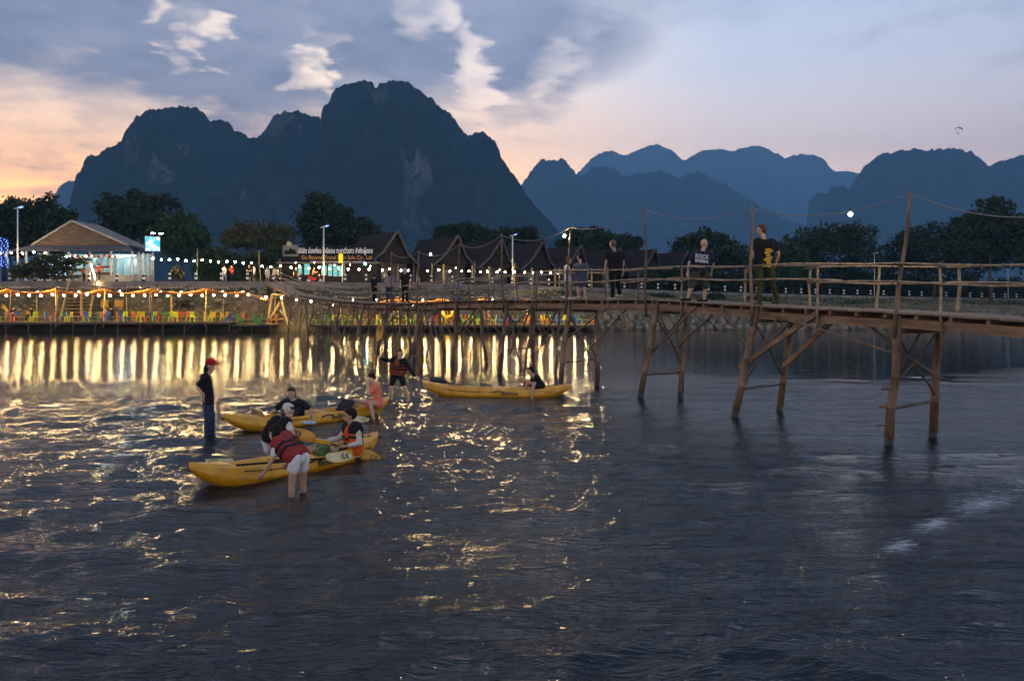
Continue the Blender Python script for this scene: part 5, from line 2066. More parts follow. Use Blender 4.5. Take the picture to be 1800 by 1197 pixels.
mb.box((xl + 0.1, (yf + yb) / 2 + 1.2, (zf + ze) / 2), (0.15, yb - yf - 2.6, ze - zf - 0.02))
mb.build('side_wall', M_TEAL, PV)
mb = MB()
mb.box((xr - 0.1, (yf + yb) / 2, zf + 0.65), (0.15, yb - yf - 0.4, 0.7))
mb.build('side_parapet', M_PLASTER, PV)
for k in range(4):
    mb = MB()
    mb.box((xr - 0.1, yf + 1.3 + 1.05 * k, (zf + ze) / 2 + 0.1), (0.16, 0.16, ze - zf - 0.22))
    mb.build('column', M_WHITE, PV)
for i in range(6):
    x = xl + 0.25 + (xr - xl - 0.5) * i / 5
    mb = MB()
    mb.box((x, yf + 0.2, (zf + ze) / 2 + 0.1), (0.16, 0.16, ze - zf - 0.22))
    mb.build('column', M_WHITE, PV)
mb = MB()
mb.box((-42.4, yf - 0.05, zf + 0.45), (5.6, 0.14, 0.85))
mb.build('parapet', M_PLASTER, PV)
# gable roof with the ridge running away from the river, plus a skirt roof in front
cxm = -45.7
mb = MB()
ov = 0.7
rid = [(cxm, yf - 0.3, za), (cxm, yb + 0.6, za)]
le = [(xl - 0.3 + 1.4, yf - 0.3, zg), (xl - 0.3, yb + 0.6, zg - 0.3)]
re_ = [(xr + 0.3 - 0.7, yf - 0.3, zg), (xr + 0.1, yb + 0.6, zg - 0.3)]
for e in (le, re_):
    a, b_, c, d = Vector(rid[0]), Vector(rid[1]), Vector(e[1]), Vector(e[0])
    up = Vector((0, 0, 0.09))
    k = [a, b_, c, d]
    f = [(0, 1, 2, 3), (7, 6, 5, 4), (0, 4, 5, 1), (1, 5, 6, 2), (2, 6, 7, 3), (3, 7, 4, 0)]
    mb.add([q + up for q in k] + k, f)
roof = mb.build('roof', M_TIN, PV)
mb = MB()
mb.add([(le[0][0] + 0.1, yf - 0.12, zg - 0.05), (re_[0][0] - 0.1, yf - 0.12, zg - 0.05), (cxm, yf - 0.12, za - 0.1), (le[0][0] + 0.1, yf - 0.02, zg - 0.05), (re_[0][0] - 0.1, yf - 0.02, zg - 0.05), (cxm, yf - 0.02, za - 0.1)],
       [(0, 1, 2), (5, 4, 3), (0, 3, 4, 1), (1, 4, 5, 2), (2, 5, 3, 0)])
mb.build('gable', M_GABLE, PV)
for e in (le[0], re_[0]):
    mb = MB()
    mb.beam(Vector(e) + Vector((0, -0.06, 0.02)), Vector(rid[0]) + Vector((0, -0.06, 0.02)), 0.08, 0.2)
    mb.build('barge_board', M_PLASTER, PV)
mb = MB()
n = 60
sk = []
for i in range(n + 1):
    u = i / n
    dz = 0.03 * (i % 2)
    sk.append(((xl - 0.1 + 1.0) * (1 - u) + (xr - 0.7) * u, yf - 0.15, zg + 0.02 + dz))
    sk.append(((xl - 0.8) * (1 - u) + (xr + 0.7) * u, yf - 1.6, ze - 0.05 + dz))
mb.add(sk, [(2 * i, 2 * i + 1, 2 * i + 3, 2 * i + 2) for i in range(n)])
sr = mb.build('skirt_roof', M_TIN, PV)
so = sr.modifiers.new('Solidify', 'SOLIDIFY')
so.thickness = 0.03
for i in range(4):
    mb = MB()
    mb.box((xl + 1.2 + 0.98 * i, yf + 1.3, zf + 1.25), (0.86, 0.6, 1.9))
    fr = mb.build('fridge', M_WHITE, PV)
    for k in range(3):
        mb = MB()
        mb.box((xl + 1.2 + 0.98 * i, yf + 0.985, zf + 0.75 + 0.55 * k), (0.74, 0.02, 0.46))
        mb.build('glass_shelf', G_FRIDGE, fr)
for (x, y) in ((-48.5, 86.5), (-45.2, 85), (-42.8, 86), (-40.6, 84.4)):
    mb = MB()
    mb.box((x, y, ze - 0.35), (1.2, 0.08, 0.08))
    mb.build('tube_lamp', G_TUBE, PV)
for i in range(7):
    mb = MB()
    mb.box((-44.6 + 0.72 * i, yf + 2.2, zf + 1.6), (0.3, 0.05, 2.2))
    mb.build('curtain', M_TEAL, PV)
mcl = [cloth('lantern_orange', (0.6, 0.2, 0.05)), cloth('lantern_red', (0.5, 0.07, 0.04))]
for i in range(9):
    q = Vector((-45.6 + 0.55 * i, yf - 0.35, ze - 0.45 - 0.06 * (i % 3)))
    t = thing('paper_lantern', '%s paper lantern from the left hanging under the pavilion eave' % ordinal(i), 'lantern', q, 'lanterns under the pavilion eave')
    mb = MB()
    mb.ellipsoid(q, (0.17, 0.17, 0.15), None, 9, 6)
    mb.build('shade', mcl[i % 2], t, True)
    mb = MB()
    mb.tube([q + Vector((0, 0, 0.14)), q + Vector((0, 0, 0.4))], 0.008, 4)
    mb.build('cord', M_BLACK, t)
for i, (x, c) in enumerate(((-43.8, C_ORSH), (-42.6, C_DRED))):
    q = Vector((x, yf + 0.9, zf + 0.3))
    t = thing('display_stall', 'goods stall with %s awning cloth inside the lit pavilion' % ('an orange' if i == 0 else 'a dark red'), 'stall', q)
    mb = MB()
    mb.box(q + Vector((0, 0, 0.45)), (1.0, 0.5, 0.9))
    mb.build('counter', M_GABLE, t)
    mb = MB()
    mb.box(q + Vector((0, -0.2, 1.45)), (1.05, 0.7, 0.06), Matrix.Rotation(R(14), 3, 'X'))
    mb.build('cloth', c, t)
    for sx in (-1, 1):
        mb = MB()
        mb.box(q + Vector((sx * 0.46, 0, 1.1)), (0.04, 0.04, 0.6))
        mb.build('post', M_YPOST, t)

# lit billboard beside the pavilion
q = at(268, 429, 82)
t = thing('billboard', 'glowing white and blue billboard on a pole right of the pavilion', 'billboard', (q.x, q.y, 4.6))
rz = Matrix.Rotation(R(38), 3, 'Z')
m = bpy.data.materials.new('billboard_face')
m.use_nodes = True
tt = NT(m.node_tree)
tt.n.clear()
nz = tt.noise(tt.node('ShaderNodeTexCoord').outputs['Object'], 1.6, 3)
e = tt.node('ShaderNodeEmission')
tt.put(e.inputs[0], tt.mix(tt.smooth(nz, 0.42, 0.58), (0.75, 0.95, 1.0), (0.05, 0.45, 0.75)))
e.inputs[1].default_value = 1.5  # face emits in place of the light its arm lamps throw on it
tt.put(tt.node('ShaderNodeOutputMaterial').inputs[0], e.outputs[0])
mb = MB()
mb.box(q, (1.45, 0.12, 1.5), rz)
mb.build('frame', M_STEEL, t)
mb = MB()
mb.box(q + rz @ Vector((0, -0.075, 0)), (1.35, 0.02, 1.4), rz)
mb.build('face', m, t)
mb = MB()
mb.tube([(q.x, q.y + 0.1, 4.5), (q.x, q.y + 0.1, q.z - 0.6)], 0.08, 8)
mb.build('pole', M_STEEL, t, True)
for sx in (-0.35, 0.4):
    a = q + rz @ Vector((sx, 0, 0.7))
    b_ = q + rz @ Vector((sx + 0.25, -0.75, 1.05))
    mb = MB()
    mb.tube([a, b_], 0.02, 6)
    ar = mb.build('lamp_arm', M_STEEL, t)
    mb = MB()
    mb.box(b_, (0.35, 0.12, 0.06), rz)
    mb.build('lamp', G_COOL, ar)

# column wrapped in blue LEDs at the far left
q = at(8, 467, 80)
t = thing('led_column', 'short column wrapped in blue fairy lights at the left frame edge', 'column', (q.x, q.y, 4.6))
mb = MB()
mb.tube([(q.x, q.y, 4.5), (q.x, q.y, 4.5 + 4.6)], 0.28, 12)
mb.build('shaft', M_NAVYP if 'M_NAVYP' in globals() else mat('navy_paint', (0.02, 0.03, 0.09), None, 3, 0.6), t, True)
for k in range(60):
    a = k * 2.4 + 0.4 * math.sin(k * 5)
    z = 6.2 + 2.9 * k / 60
    link('led', B_BLUE, t, (q.x + 0.3 * math.cos(a), q.y + 0.3 * math.sin(a), z))
mb = MB()
mb.box((q.x - 1.2, q.y, 9.0), (2.6, 0.2, 0.3))
bmx = mb.build('lintel', M_BLUET, t)
for k in range(16):
    link('led', B_BLUE, t, (q.x - 2.4 + 0.16 * k, q.y - 0.13, 9.0 + 0.12 * math.sin(k * 2.0)))

# ------------------------------------------------------------------ travel office with rooftop sign
TO = thing('travel_office', 'low dark travel office with lit teal windows and a rooftop name sign', 'building', (-20.7, 91, 4.5))
xl, xr, yf, yb = at(497, 470, 89).x, at(662, 470, 89).x, 89.0, 95.0
zb = 4.5
zt = at(0, 464, 89).z
M_DWALL = mat('dark_timber_wall', (0.026, 0.021, 0.018), (0.015, 0.013, 0.011), 1.0, 0.85, 0.4, 4, stretch=(1, 1, 5), spec=0.1)
mb = MB()
mb.box(((xl + xr) / 2, (yf + yb) / 2, (zb + zt) / 2), (xr - xl, yb - yf, zt - zb))
mb.build('wall', M_DWALL, TO)
mb = MB()
mb.box(((xl + xr) / 2, (yf + yb) / 2 - 0.4, zt + 0.08), (xr - xl + 0.8, yb - yf + 1.4, 0.16))
mb.build('roof', M_TIN, TO)
G_TEALW = glow('teal_window_light', (0.16, 0.72, 0.68), 0.85)
for (a, b_, y0, y1) in ((524, 531, 468, 482), (535, 544, 463, 483), (565, 574, 466, 484), (577, 584, 465, 485), (586, 593, 466, 486), (595, 602, 467, 486)):
    p0, p1 = at(a, y1, yf), at(b_, y0, yf)
    mb = MB()
    w0, h0 = p1.x - p0.x, p1.z - p0.z
    c = Vector(((p0.x + p1.x) / 2, yf - 0.03, (p0.z + p1.z) / 2))
    mb.box(c, (w0, 0.05, h0))
    win = mb.build('window', M_WHITE, TO)
    for u in (-1, 1):
        for v in (-1, 1):
            mb = MB()
            mb.box(c + Vector((u * w0 * 0.235, -0.03, v * h0 * 0.235)), (w0 * 0.42, 0.015, h0 * 0.42))
            mb.build('pane', G_TEALW, win)
M_SIGN = mat('sign_backing', (0.008, 0.009, 0.011), None, 2, 0.8, spec=0.05)
M_LETW = mat('white_letters', (0.5, 0.52, 0.6), None, 3, 0.5, emit=(0.55, 0.62, 0.85), es=0.16)
M_LETY = mat('amber_letters', (0.26, 0.14, 0.03), None, 3, 0.5, emit=(0.8, 0.4, 0.06), es=0.02)
M_LETP = mat('mauve_letters', (0.42, 0.3, 0.4), None, 3, 0.5, emit=(0.6, 0.4, 0.6), es=0.06)
SG = thing('name_sign', 'long dark rooftop sign with white and amber lettering above the travel office', 'sign', (-20.7, 88.4, zt))
ys_ = 88.3
a0, a1 = at(499, 463, ys_), at(657, 432, ys_)
mb = MB()
mb.box(((a0.x + a1.x) / 2, ys_ + 0.08, (a0.z + a1.z) / 2), (a1.x - a0.x, 0.1, a1.z - a0.z))
mb.build('backing', M_SIGN, SG)


def sign_text(body, px0, px1, py, size, m, nm='lettering', parent=SG, y=ys_):
    me = text_mesh(body, size, m, extrude=0.02, bold=0.006)
    o = link(nm, me, parent)
    xsz = max(v.co.x for v in me.vertices) - min(v.co.x for v in me.vertices)
    L, Rr = at(px0, py, y), at(px1, py, y)
    o.location = ((L.x + Rr.x) / 2, y, L.z)
    o.rotation_euler = (R(90), 0, 0)
    o.scale = ((Rr.x - L.x) / xsz, 1, 1)
    return o


sign_text('บํลิสัด ท่องท่ยอ โกบียอน ทะลาเวีวลาว จำกัดผู้ดยอ', 524, 655, 441.5, 0.78, M_LETW)
sign_text('Go Beyond Travel Laos Sole Co., Ltd', 530, 654, 453, 0.62, M_LETY)
for (p0, p1) in ((545, 575), (577, 600), (604, 617), (620, 641)):
    q0, q1 = at(p0, 461.5, ys_), at(p1, 459.3, ys_)
    mb = MB()
    mb.box(((q0.x + q1.x) / 2, ys_ + 0.015, (q0.z + q1.z) / 2), (q1.x - q0.x, 0.02, q1.z - q0.z))
    mb.build('small_print', M_LETP, SG)
q0, q1 = at(497, 451, ys_ - 0.05), at(524, 431, ys_ - 0.05)
mb = MB()
mb.box(((q0.x + q1.x) / 2, ys_ - 0.02, (q0.z + q1.z) / 2), (q1.x - q0.x, 0.06, q1.z - q0.z))
pc = mb.build('picture_panel', mat('pale_panel', (0.11, 0.115, 0.12), None, 1.5, 0.8), SG)
mb = MB()
zl = q0.z + 0.25
prof_ = [(0.05, 0), (0.12, .35), (0.25, .6), (0.36, .42), (0.5, .95), (0.62, .6), (0.75, .75), (0.95, 0)]
vs = [(q0.x + (q1.x - q0.x) * u, ys_ - 0.06, zl + 0.8 * h) for u, h in prof_] + [(q0.x + (q1.x - q0.x) * u, ys_ - 0.055, zl + 0.8 * h) for u, h in prof_]
mb.add(vs, [tuple(range(8)), tuple(reversed(range(8, 16)))])
mb.build('hill_emblem', M_SIGN, pc)
c = at(508, 429, ys_ - 0.1)
mb = MB()
mb.tube([c + Vector((0, -0.02, 0)), c + Vector((0, 0.06, 0))], 0.30, 18)
mb.build('round_emblem', mat('balloon_emblem', (0.25, 0.24, 0.2), None, 8, 0.6), pc)
# yellow box sign and cyan lamp
q = at(599, 454, 82.6)
t = thing('box_sign', 'small yellow upright box sign on a white pole before the travel office', 'sign', (q.x, q.y, 4.5))
mb = MB()
mb.box(q, (0.42, 0.12, 0.95))
mb.build('box', mat('yellow_sign', (0.7, 0.62, 0.02), (0.6, 0.5, 0.02), 3, 0.5, emit=(0.9, 0.75, 0.03), es=0.35), t)
mb = MB()
mb.tube([(q.x + 0.15, q.y + 0.1, 4.4), (q.x + 0.15, q.y + 0.1, q.z)], 0.05, 8)
mb.build('pole', M_WHITE, t, True)
q = at(642, 464, 86)
t = thing('flood_lamp', 'bright cyan lamp shining at the corner of the travel office', 'lamp', q)
link('bulb', B_CYAN, t, q)
mb = MB()
mb.box(q + Vector((0, 0.2, 0)), (0.3, 0.1, 0.3))
mb.build('housing', M_BLACK, t)

# ------------------------------------------------------------------ bungalows
M_TILE = mat('roof_tile', (0.026, 0.018, 0.020), (0.017, 0.013, 0.015), 1.5, 0.85, 0.6, 5, stretch=(1, 1, 4), spec=0.08)
M_BARGE = mat('barge_timber', (0.07, 0.06, 0.055), (0.042, 0.037, 0.034), 2, 0.8)
M_BWALL = mat('bungalow_wall', (0.06, 0.05, 0.042), (0.038, 0.032, 0.028), 1.0, 0.8, 0.4, 5, stretch=(1, 1, 5))
M_GLASSD = mat('dark_glass', (0.03, 0.035, 0.04), None, 2, 0.15)
G_PORCH = glow('porch_light', (1.0, 0.78, 0.42), 9.0)


def bungalow(px, yap, d, label, rot=42.0, lit=True, k=1.0):
    ap = at(px, yap, d)
    gz = prom(ap.x)[1] - 0.05
    rise = ap.z - gz
    wh = rise * 0.44
    gw, rl = 5.0 * k, 6.2 * k
    t = thing('bungalow', label, 'bungalow', (ap.x, d, gz), 'bungalows along the promenade')
    A = R(rot)
    ux = Vector((math.cos(A), math.sin(A), 0))       # across the gable, to the right
    uy = Vector((math.sin(A) * -1, math.cos(A), 0))  # along the ridge, away
    # the front of the gable looks toward -uy
    o = Vector((ap.x, d, gz))

    def P(a, b_, z):
        return o + ux * a + uy * b_ + Vector((0, 0, z))
    RM = Matrix((ux, uy, Vector((0, 0, 1)))).transposed()
    mb = MB()
    hw = gw * 0.40
    mb.box(P(0, 0.9 + rl / 2, wh / 2), (hw * 2, rl - 0.6, wh), RM)
    mb.build('wall', M_BWALL, t)
    ez = wh - 0.35
    th = 0.14
    rf = None
    for sx in (-1, 1):
        a0, a1 = P(0, -0.25, rise), P(0, rl + 0.9, rise)
        m0, m1 = P(sx * gw * 0.30, 0.25, wh + (rise - wh) * 0.32), P(sx * gw * 0.30, rl + 0.6, wh + (rise - wh) * 0.32)
        e0, e1 = P(sx * gw * 0.62, 0.35, ez), P(sx * gw * 0.62, rl + 0.5, ez)
        dn = Vector((0, 0, -th))
        top = [a0, a1, m1, e1, e0, m0]
        mb = MB()
        mb.add(top + [q + dn for q in top], [(0, 1, 2, 5), (5, 2, 3, 4), (11, 8, 7, 6), (10, 9, 8, 11), (0, 6, 7, 1), (1, 7, 8, 2), (2, 8, 9, 3), (3, 9, 10, 4), (4, 10, 11, 5), (5, 11, 6, 0)])
        r_ = mb.build('roof', M_TILE, t)
        mb = MB()
        mb.beam(P(0, -0.32, rise + 0.15), m0 + (-uy) * 0.06, 0.07, 0.26)
        mb.beam(m0 + (-uy) * 0.06, e0 + (-uy) * 0.06 + ux * sx * 0.15, 0.07, 0.24)
        mb.build('barge_board', M_BARGE, r_)
    mb = MB()
    g0, g1, g2 = P(-hw, 0.5, wh), P(hw, 0.5, wh), P(0, 0.5, rise - 0.35)
    mb.add([g0, g1, g2, g0 + uy * 0.1, g1 + uy * 0.1, g2 + uy * 0.1], [(0, 1, 2), (5, 4, 3), (0, 3, 4, 1), (1, 4, 5, 2), (2, 5, 3, 0)])
    mb.build('gable', M_DWALL, t)
    for sx in (-1, 1):
        mb = MB()
        mb.box(P(sx * hw * 0.98, -0.25, wh / 2), (0.16, 0.16, wh), RM)
        mb.build('porch_post', M_YPOST if lit else M_BARGE, t)  # lit porches get paler posts: the lamplight is put into their colour
    mb = MB()
    mb.box(P(0.55, 1.18, 1.0), (0.9, 0.06, 2.0), RM)
    dr = mb.build('door', M_BARGE, t)
    mb = MB()
    mb.box(P(0.9, 1.13, 1.0), (0.05, 0.05, 0.14), RM)
    mb.build('handle', M_STEEL, dr)
    mb = MB()
    mb.box(P(-0.85, 1.18, 1.4), (0.9, 0.06, 1.0), RM)
    wn = mb.build('window', M_PLASTER, t)
    for s2 in (-1, 1):
        mb = MB()
        mb.box(P(-0.85 + s2 * 0.215, 1.14, 1.4), (0.38, 0.02, 0.88), RM)
        mb.build('pane', M_GLASSD, wn)
    if lit:
        mb = MB()
        mb.ellipsoid(P(0, 0.2, wh - 0.35), (0.09, 0.09, 0.09), None, 8, 5)
        mb.build('porch_lamp', G_PORCH, t)
    mb = MB()
    mb.box(P(0, 0.3, 0.1), (gw * 0.95, 2.0, 0.3), RM)
    mb.build('porch_floor', M_CONC, t)
    return t


for i, (px, y, d, k, lit) in enumerate(((697, 408, 92, 1.12, False), (803, 416, 95, 1.1, True), (880, 422, 98.5, 1.05, True), (953, 426, 102, 1.05, True), (1019, 433, 106, 1.05, True), (1088, 438, 110, 1.05, False),
                                     (1150, 438, 114, 1.0, True), (1207, 443, 119, 1.0, False))):
    bungalow(px, y, d, ['first and tallest steep-roofed bungalow, next to the travel office', 'second steep-roofed bungalow from the travel office', 'third steep-roofed bungalow from the travel office',
                        'fourth steep-roofed bungalow, right of the middle street lamp', 'fifth steep-roofed bungalow, behind the two women', 'sixth steep-roofed bungalow, behind the man in black',
                        'seventh steep-roofed bungalow, behind the tall bridge pole', 'last steep-roofed bungalow, half hidden by the domed tree'][i], 42, lit, k)
# ------------------------------------------------------------------ trees and plants
def leaf_mat(name, c, c2):
    return mat(name, c, c2, 0.5, 0.75, spec=0.15, detail=3)


L_DARK = [leaf_mat('leaf_dark', (0.024, 0.038, 0.017), (0.012, 0.022, 0.010)), leaf_mat('leaf_mid', (0.038, 0.058, 0.022), (0.022, 0.036, 0.015))]
L_OLIVE = [leaf_mat('leaf_olive', (0.06, 0.062, 0.022), (0.035, 0.04, 0.015)), leaf_mat('leaf_dry', (0.09, 0.075, 0.032), (0.05, 0.045, 0.02))]
L_GREEN = [leaf_mat('leaf_green', (0.03, 0.068, 0.024), (0.018, 0.04, 0.014)), leaf_mat('leaf_bright', (0.042, 0.09, 0.03), (0.028, 0.056, 0.018))]
M_BARK = mat('bark', (0.10, 0.075, 0.055), (0.055, 0.042, 0.032), 3, 0.9, 0.6, 9)


def leaves(name, lobes, n, size, mats, parent, seed, shell=0.55):
    rg = np.random.default_rng(seed)
    vol = np.array([l[1][0] * l[1][1] * l[1][2] for l in lobes]) ** 0.72
    pick = rg.choice(len(lobes), n, p=vol / vol.sum())
    C = np.array([l[0] for l in lobes])[pick]
    Rr = np.array([l[1] for l in lobes])[pick]
    d = rg.normal(size=(n, 3))
    d /= np.linalg.norm(d, axis=1)[:, None]
    rad = shell + (1.06 - shell) * rg.random(n) ** 0.6
    rad *= 1 + 0.16 * rg.normal(size=n)
    # twigs: bunch leaves into clumps
    K = max(12, n // 14)
    cl = rg.integers(0, K, n)
    off = rg.normal(size=(K, 3)) * 0.0
    P = C + d * rad[:, None] * Rr
    keyd = P[rg.integers(0, n, K)]
    j = rg.random(n) < 0.55
    near = keyd[cl]
    dist = np.linalg.norm(near - P, axis=1)
    P = np.where((j & (dist < 2.6))[:, None], P * 0.45 + near * 0.55, P)
    u = rg.normal(size=(n, 3))
    u /= np.linalg.norm(u, axis=1)[:, None]
    v = np.cross(u, rg.normal(size=(n, 3)))
    v /= np.linalg.norm(v, axis=1)[:, None]
    s = size * (0.55 + 0.9 * rg.random(n))[:, None]
    q = np.stack([P - u * s, P - v * s * 0.45, P + u * s, P + v * s * 0.45], 1).reshape(-1, 3)
    me = np_mesh(name, q, np.arange(4 * n).reshape(n, 4), mats, False, (rg.random(n) < 0.38).astype(int))
    return link(name, me, parent)


ntree = [0]


def tree(label, px, ytop, halfw, d, lobes_px, n=5200, size=0.3, mats=None, name='tree', trunk=0.28, limbs=6, shell=0.5, base_y=None, group='trees on the far bank', seed=None):
    """lobes_px: (px, py, rx px, ry px, depth offset m) ellipsoids of foliage"""
    ntree[0] += 1
    sd = seed or ntree[0] * 7
    rg = random.Random(sd)
    b0 = at(px, ytop, d)
    gz = prom(b0.x)[1] - 0.1
    base = Vector((b0.x, d, gz))
    t = thing(name, label, 'tree', base, group)
    k = d / F
    lobes, extra = [], []
    for l in lobes_px:
        c = at(l[0], l[1], d + (l[4] if len(l) > 4 else 0))
        r_ = (l[2] * k, (l[2] + l[3]) / 2 * k, l[3] * k)
        lobes.append((tuple(c), tuple(q * 0.86 for q in r_)))
        for _ in range(5):          # smaller boughs that break up the outline
            v = Vector((rg.gauss(0, 1), rg.gauss(0, 1), rg.gauss(0.35, 0.8))).normalized()
            f_ = rg.uniform(0.26, 0.46)
            extra.append((tuple(c + Vector((v.x * r_[0], v.y * r_[1], v.z * r_[2])) * rg.uniform(0.82, 1.0)), tuple(q * f_ for q in r_)))
    leaves('crown', lobes + extra, int(n * 1.15), size, mats or L_DARK, t, sd, shell)
    mb = MB()
    top = Vector(lobes[0][0])
    fork = base.lerp(Vector((top.x, top.y, max(top.z, gz + 1))), 0.45)
    mb.tube([base - Vector((0, 0, 0.4)), base.lerp(fork, 0.5) + Vector((rg.uniform(-.15, .15), 0, 0)), fork], [trunk, trunk * 0.75, trunk * 0.55], 8)
    for i in range(min(len(lobes), limbs)):
        e = Vector(lobes[i][0])
        m_ = fork.lerp(e, 0.55) + Vector((rg.uniform(-.4, .4), rg.uniform(-.4, .4), -0.2))
        mb.tube([fork, m_, e + Vector((0, 0, lobes[i][1][2] * 0.5))], [trunk * 0.45, trunk * 0.28, trunk * 0.08], 6)
        for _ in range(3):
            q = e + Vector((rg.uniform(-1, 1) * lobes[i][1][0], rg.uniform(-1, 1) * lobes[i][1][1], rg.uniform(-.2, .9) * lobes[i][1][2]))
            mb.tube([m_, m_.lerp(q, 0.5), q], [trunk * 0.2, trunk * 0.12, trunk * 0.04], 5)
    mb.build('trunk', M_BARK, t, True)
    return t


tree('dark bushy tree at the left frame edge behind the street lamp', 25, 345, 60, 104, [(10, 385, 34, 34), (35, 372, 26, 24), (-30, 390, 40, 40), (0, 420, 45, 35), (40, 420, 30, 40)], 5200, 0.32)
tree('dark rounded tree left of the pavilion roof', 85, 345, 50, 101, [(80, 378, 32, 32), (104, 388, 24, 26), (60, 400, 30, 40), (95, 420, 36, 38)], 4600, 0.3)
tree('tall loose dark tree behind the pavilion ridge', 235, 338, 60, 112, [(245, 360, 34, 20), (190, 368, 26, 22), (290, 358, 26, 16), (225, 385, 46, 26), (265, 400, 46, 30), (205, 410, 40, 28)], 6200, 0.3, shell=0.35)
tree('green lamp-lit tree right of the glowing billboard', 320, 375, 50, 104, [(318, 400, 38, 24), (345, 412, 26, 24), (292, 420, 30, 26), (325, 435, 40, 26)], 5000, 0.28, L_GREEN, shell=0.4)
tree('sparse branching tree lit from below behind the couple', 455, 383, 65, 96, [(455, 405, 34, 20), (418, 412, 28, 18), (490, 410, 28, 20), (440, 425, 44, 18), (480, 428, 36, 16), (405, 425, 20, 12)], 3000, 0.24, L_OLIVE, shell=0.2, trunk=0.22)
tree('dense dark tree rising behind the travel office sign', 570, 343, 55, 108, [(568, 372, 34, 28), (545, 385, 28, 26), (595, 385, 26, 26), (570, 405, 46, 34), (600, 415, 30, 26)], 6500, 0.3)
tree('lower dark tree between the sign and the first bungalow', 638, 380, 30, 112, [(630, 400, 24, 18), (650, 408, 20, 16), (620, 420, 30, 24), (655, 430, 26, 26)], 3600, 0.3)
tree('wide flat-crowned tree behind the second and third bungalows', 810, 392, 55, 124, [(815, 404, 34, 13), (785, 410, 26, 12), (845, 412, 24, 12), (812, 425, 46, 20)], 4200, 0.3)
tree('dark round tree behind the fourth bungalow', 905, 398, 45, 128, [(905, 414, 34, 15), (882, 420, 24, 14), (930, 420, 22, 14), (905, 432, 44, 18)], 3800, 0.3)
tree('full tree behind the hanging bulb and the two women', 1040, 398, 55, 126, [(1035, 416, 36, 18), (1010, 424, 26, 18), (1062, 424, 24, 16), (1035, 440, 48, 22)], 4600, 0.3)
tree('hazy tree just right of the one behind the two women', 1095, 408, 30, 150, [(1092, 424, 24, 14), (1110, 432, 20, 16), (1090, 445, 32, 20)], 2600, 0.34)
tree('broad domed tree behind the stout bald man', 1240, 404, 75, 122, [(1240, 424, 36, 20), (1205, 436, 32, 22), (1278, 440, 30, 22), (1236, 456, 60, 28), (1195, 462, 30, 26), (1295, 462, 26, 26)], 7200, 0.3)
tree('large rounded tree right of the man with the yellow print', 1465, 388, 90, 125, [(1470, 412, 44, 22), (1430, 424, 38, 24), (1510, 420, 34, 26), (1400, 440, 36, 26), (1465, 450, 70, 40), (1410, 470, 46, 34), (1520, 465, 36, 36)], 8600, 0.3)
tree('small pale green tree beside the man with the yellow print', 1392, 425, 30, 118, [(1392, 450, 24, 22), (1378, 470, 24, 26), (1408, 475, 24, 26)], 3000, 0.28, L_GREEN)
tree('tall ragged tree standing highest at the right', 1742, 340, 60, 120, [(1738, 360, 24, 14), (1755, 380, 30, 22), (1715, 392, 30, 20), (1740, 410, 52, 30), (1700, 430, 46, 34), (1775, 430, 40, 40)], 7200, 0.3, shell=0.4)
tree('dark spreading tree at the right behind the bridge rail', 1640, 392, 80, 128, [(1650, 415, 40, 22), (1605, 420, 34, 22), (1690, 412, 34, 24), (1580, 440, 30, 26), (1640, 450, 70, 38), (1590, 470, 40, 36), (1690, 470, 50, 36)], 8600, 0.3)
tree('dark tree at the right frame edge', 1810, 380, 50, 132, [(1800, 405, 30, 24), (1830, 400, 34, 30), (1790, 440, 40, 40), (1840, 450, 50, 50)], 5000, 0.32)
tree('low feathery tree spreading over the wall before the pavilion', 75, 443, 60, 78.4, [(92, 452, 34, 5), (120, 462, 30, 4), (140, 457, 26, 3.5), (60, 468, 36, 6), (95, 475, 44, 7), (55, 485, 34, 8), (110, 488, 34, 6), (35, 478, 26, 8), (75, 460, 26, 5)], 5200, 0.15, L_OLIVE, name='bush',
     trunk=0.12, shell=0.1, limbs=9)


def bush(label, px, py, rx, ry, d, n=1500, mats=None, seed=1):
    c = at(px, py, d)
    k = d / F
    t = thing('bush', label, 'bush', (c.x, c.y, c.z - ry * k), 'bushes on the far bank')
    lobes = [(tuple(c), (rx * k, rx * k * 0.7, ry * k)), (tuple(c + Vector((rx * k * .5, .3, -ry * k * .2))), (rx * k * .6, rx * k * .5, ry * k * .7)), (tuple(c + Vector((-rx * k * .55, .2, -ry * k * .25))), (rx * k * .6, rx * k * .5, ry * k * .7))]
    leaves('foliage', lobes, n, 0.2, mats or L_DARK, t, seed, 0.3)
    mb = MB()
    for i in range(4):
        mb.tube([c - Vector((0, 0, ry * k)), c + Vector((rnd.uniform(-.5, .5) * rx * k, 0, ry * k * 0.4))], [0.06, 0.015], 5)
    mb.build('stem', M_BARK, t)
    return t


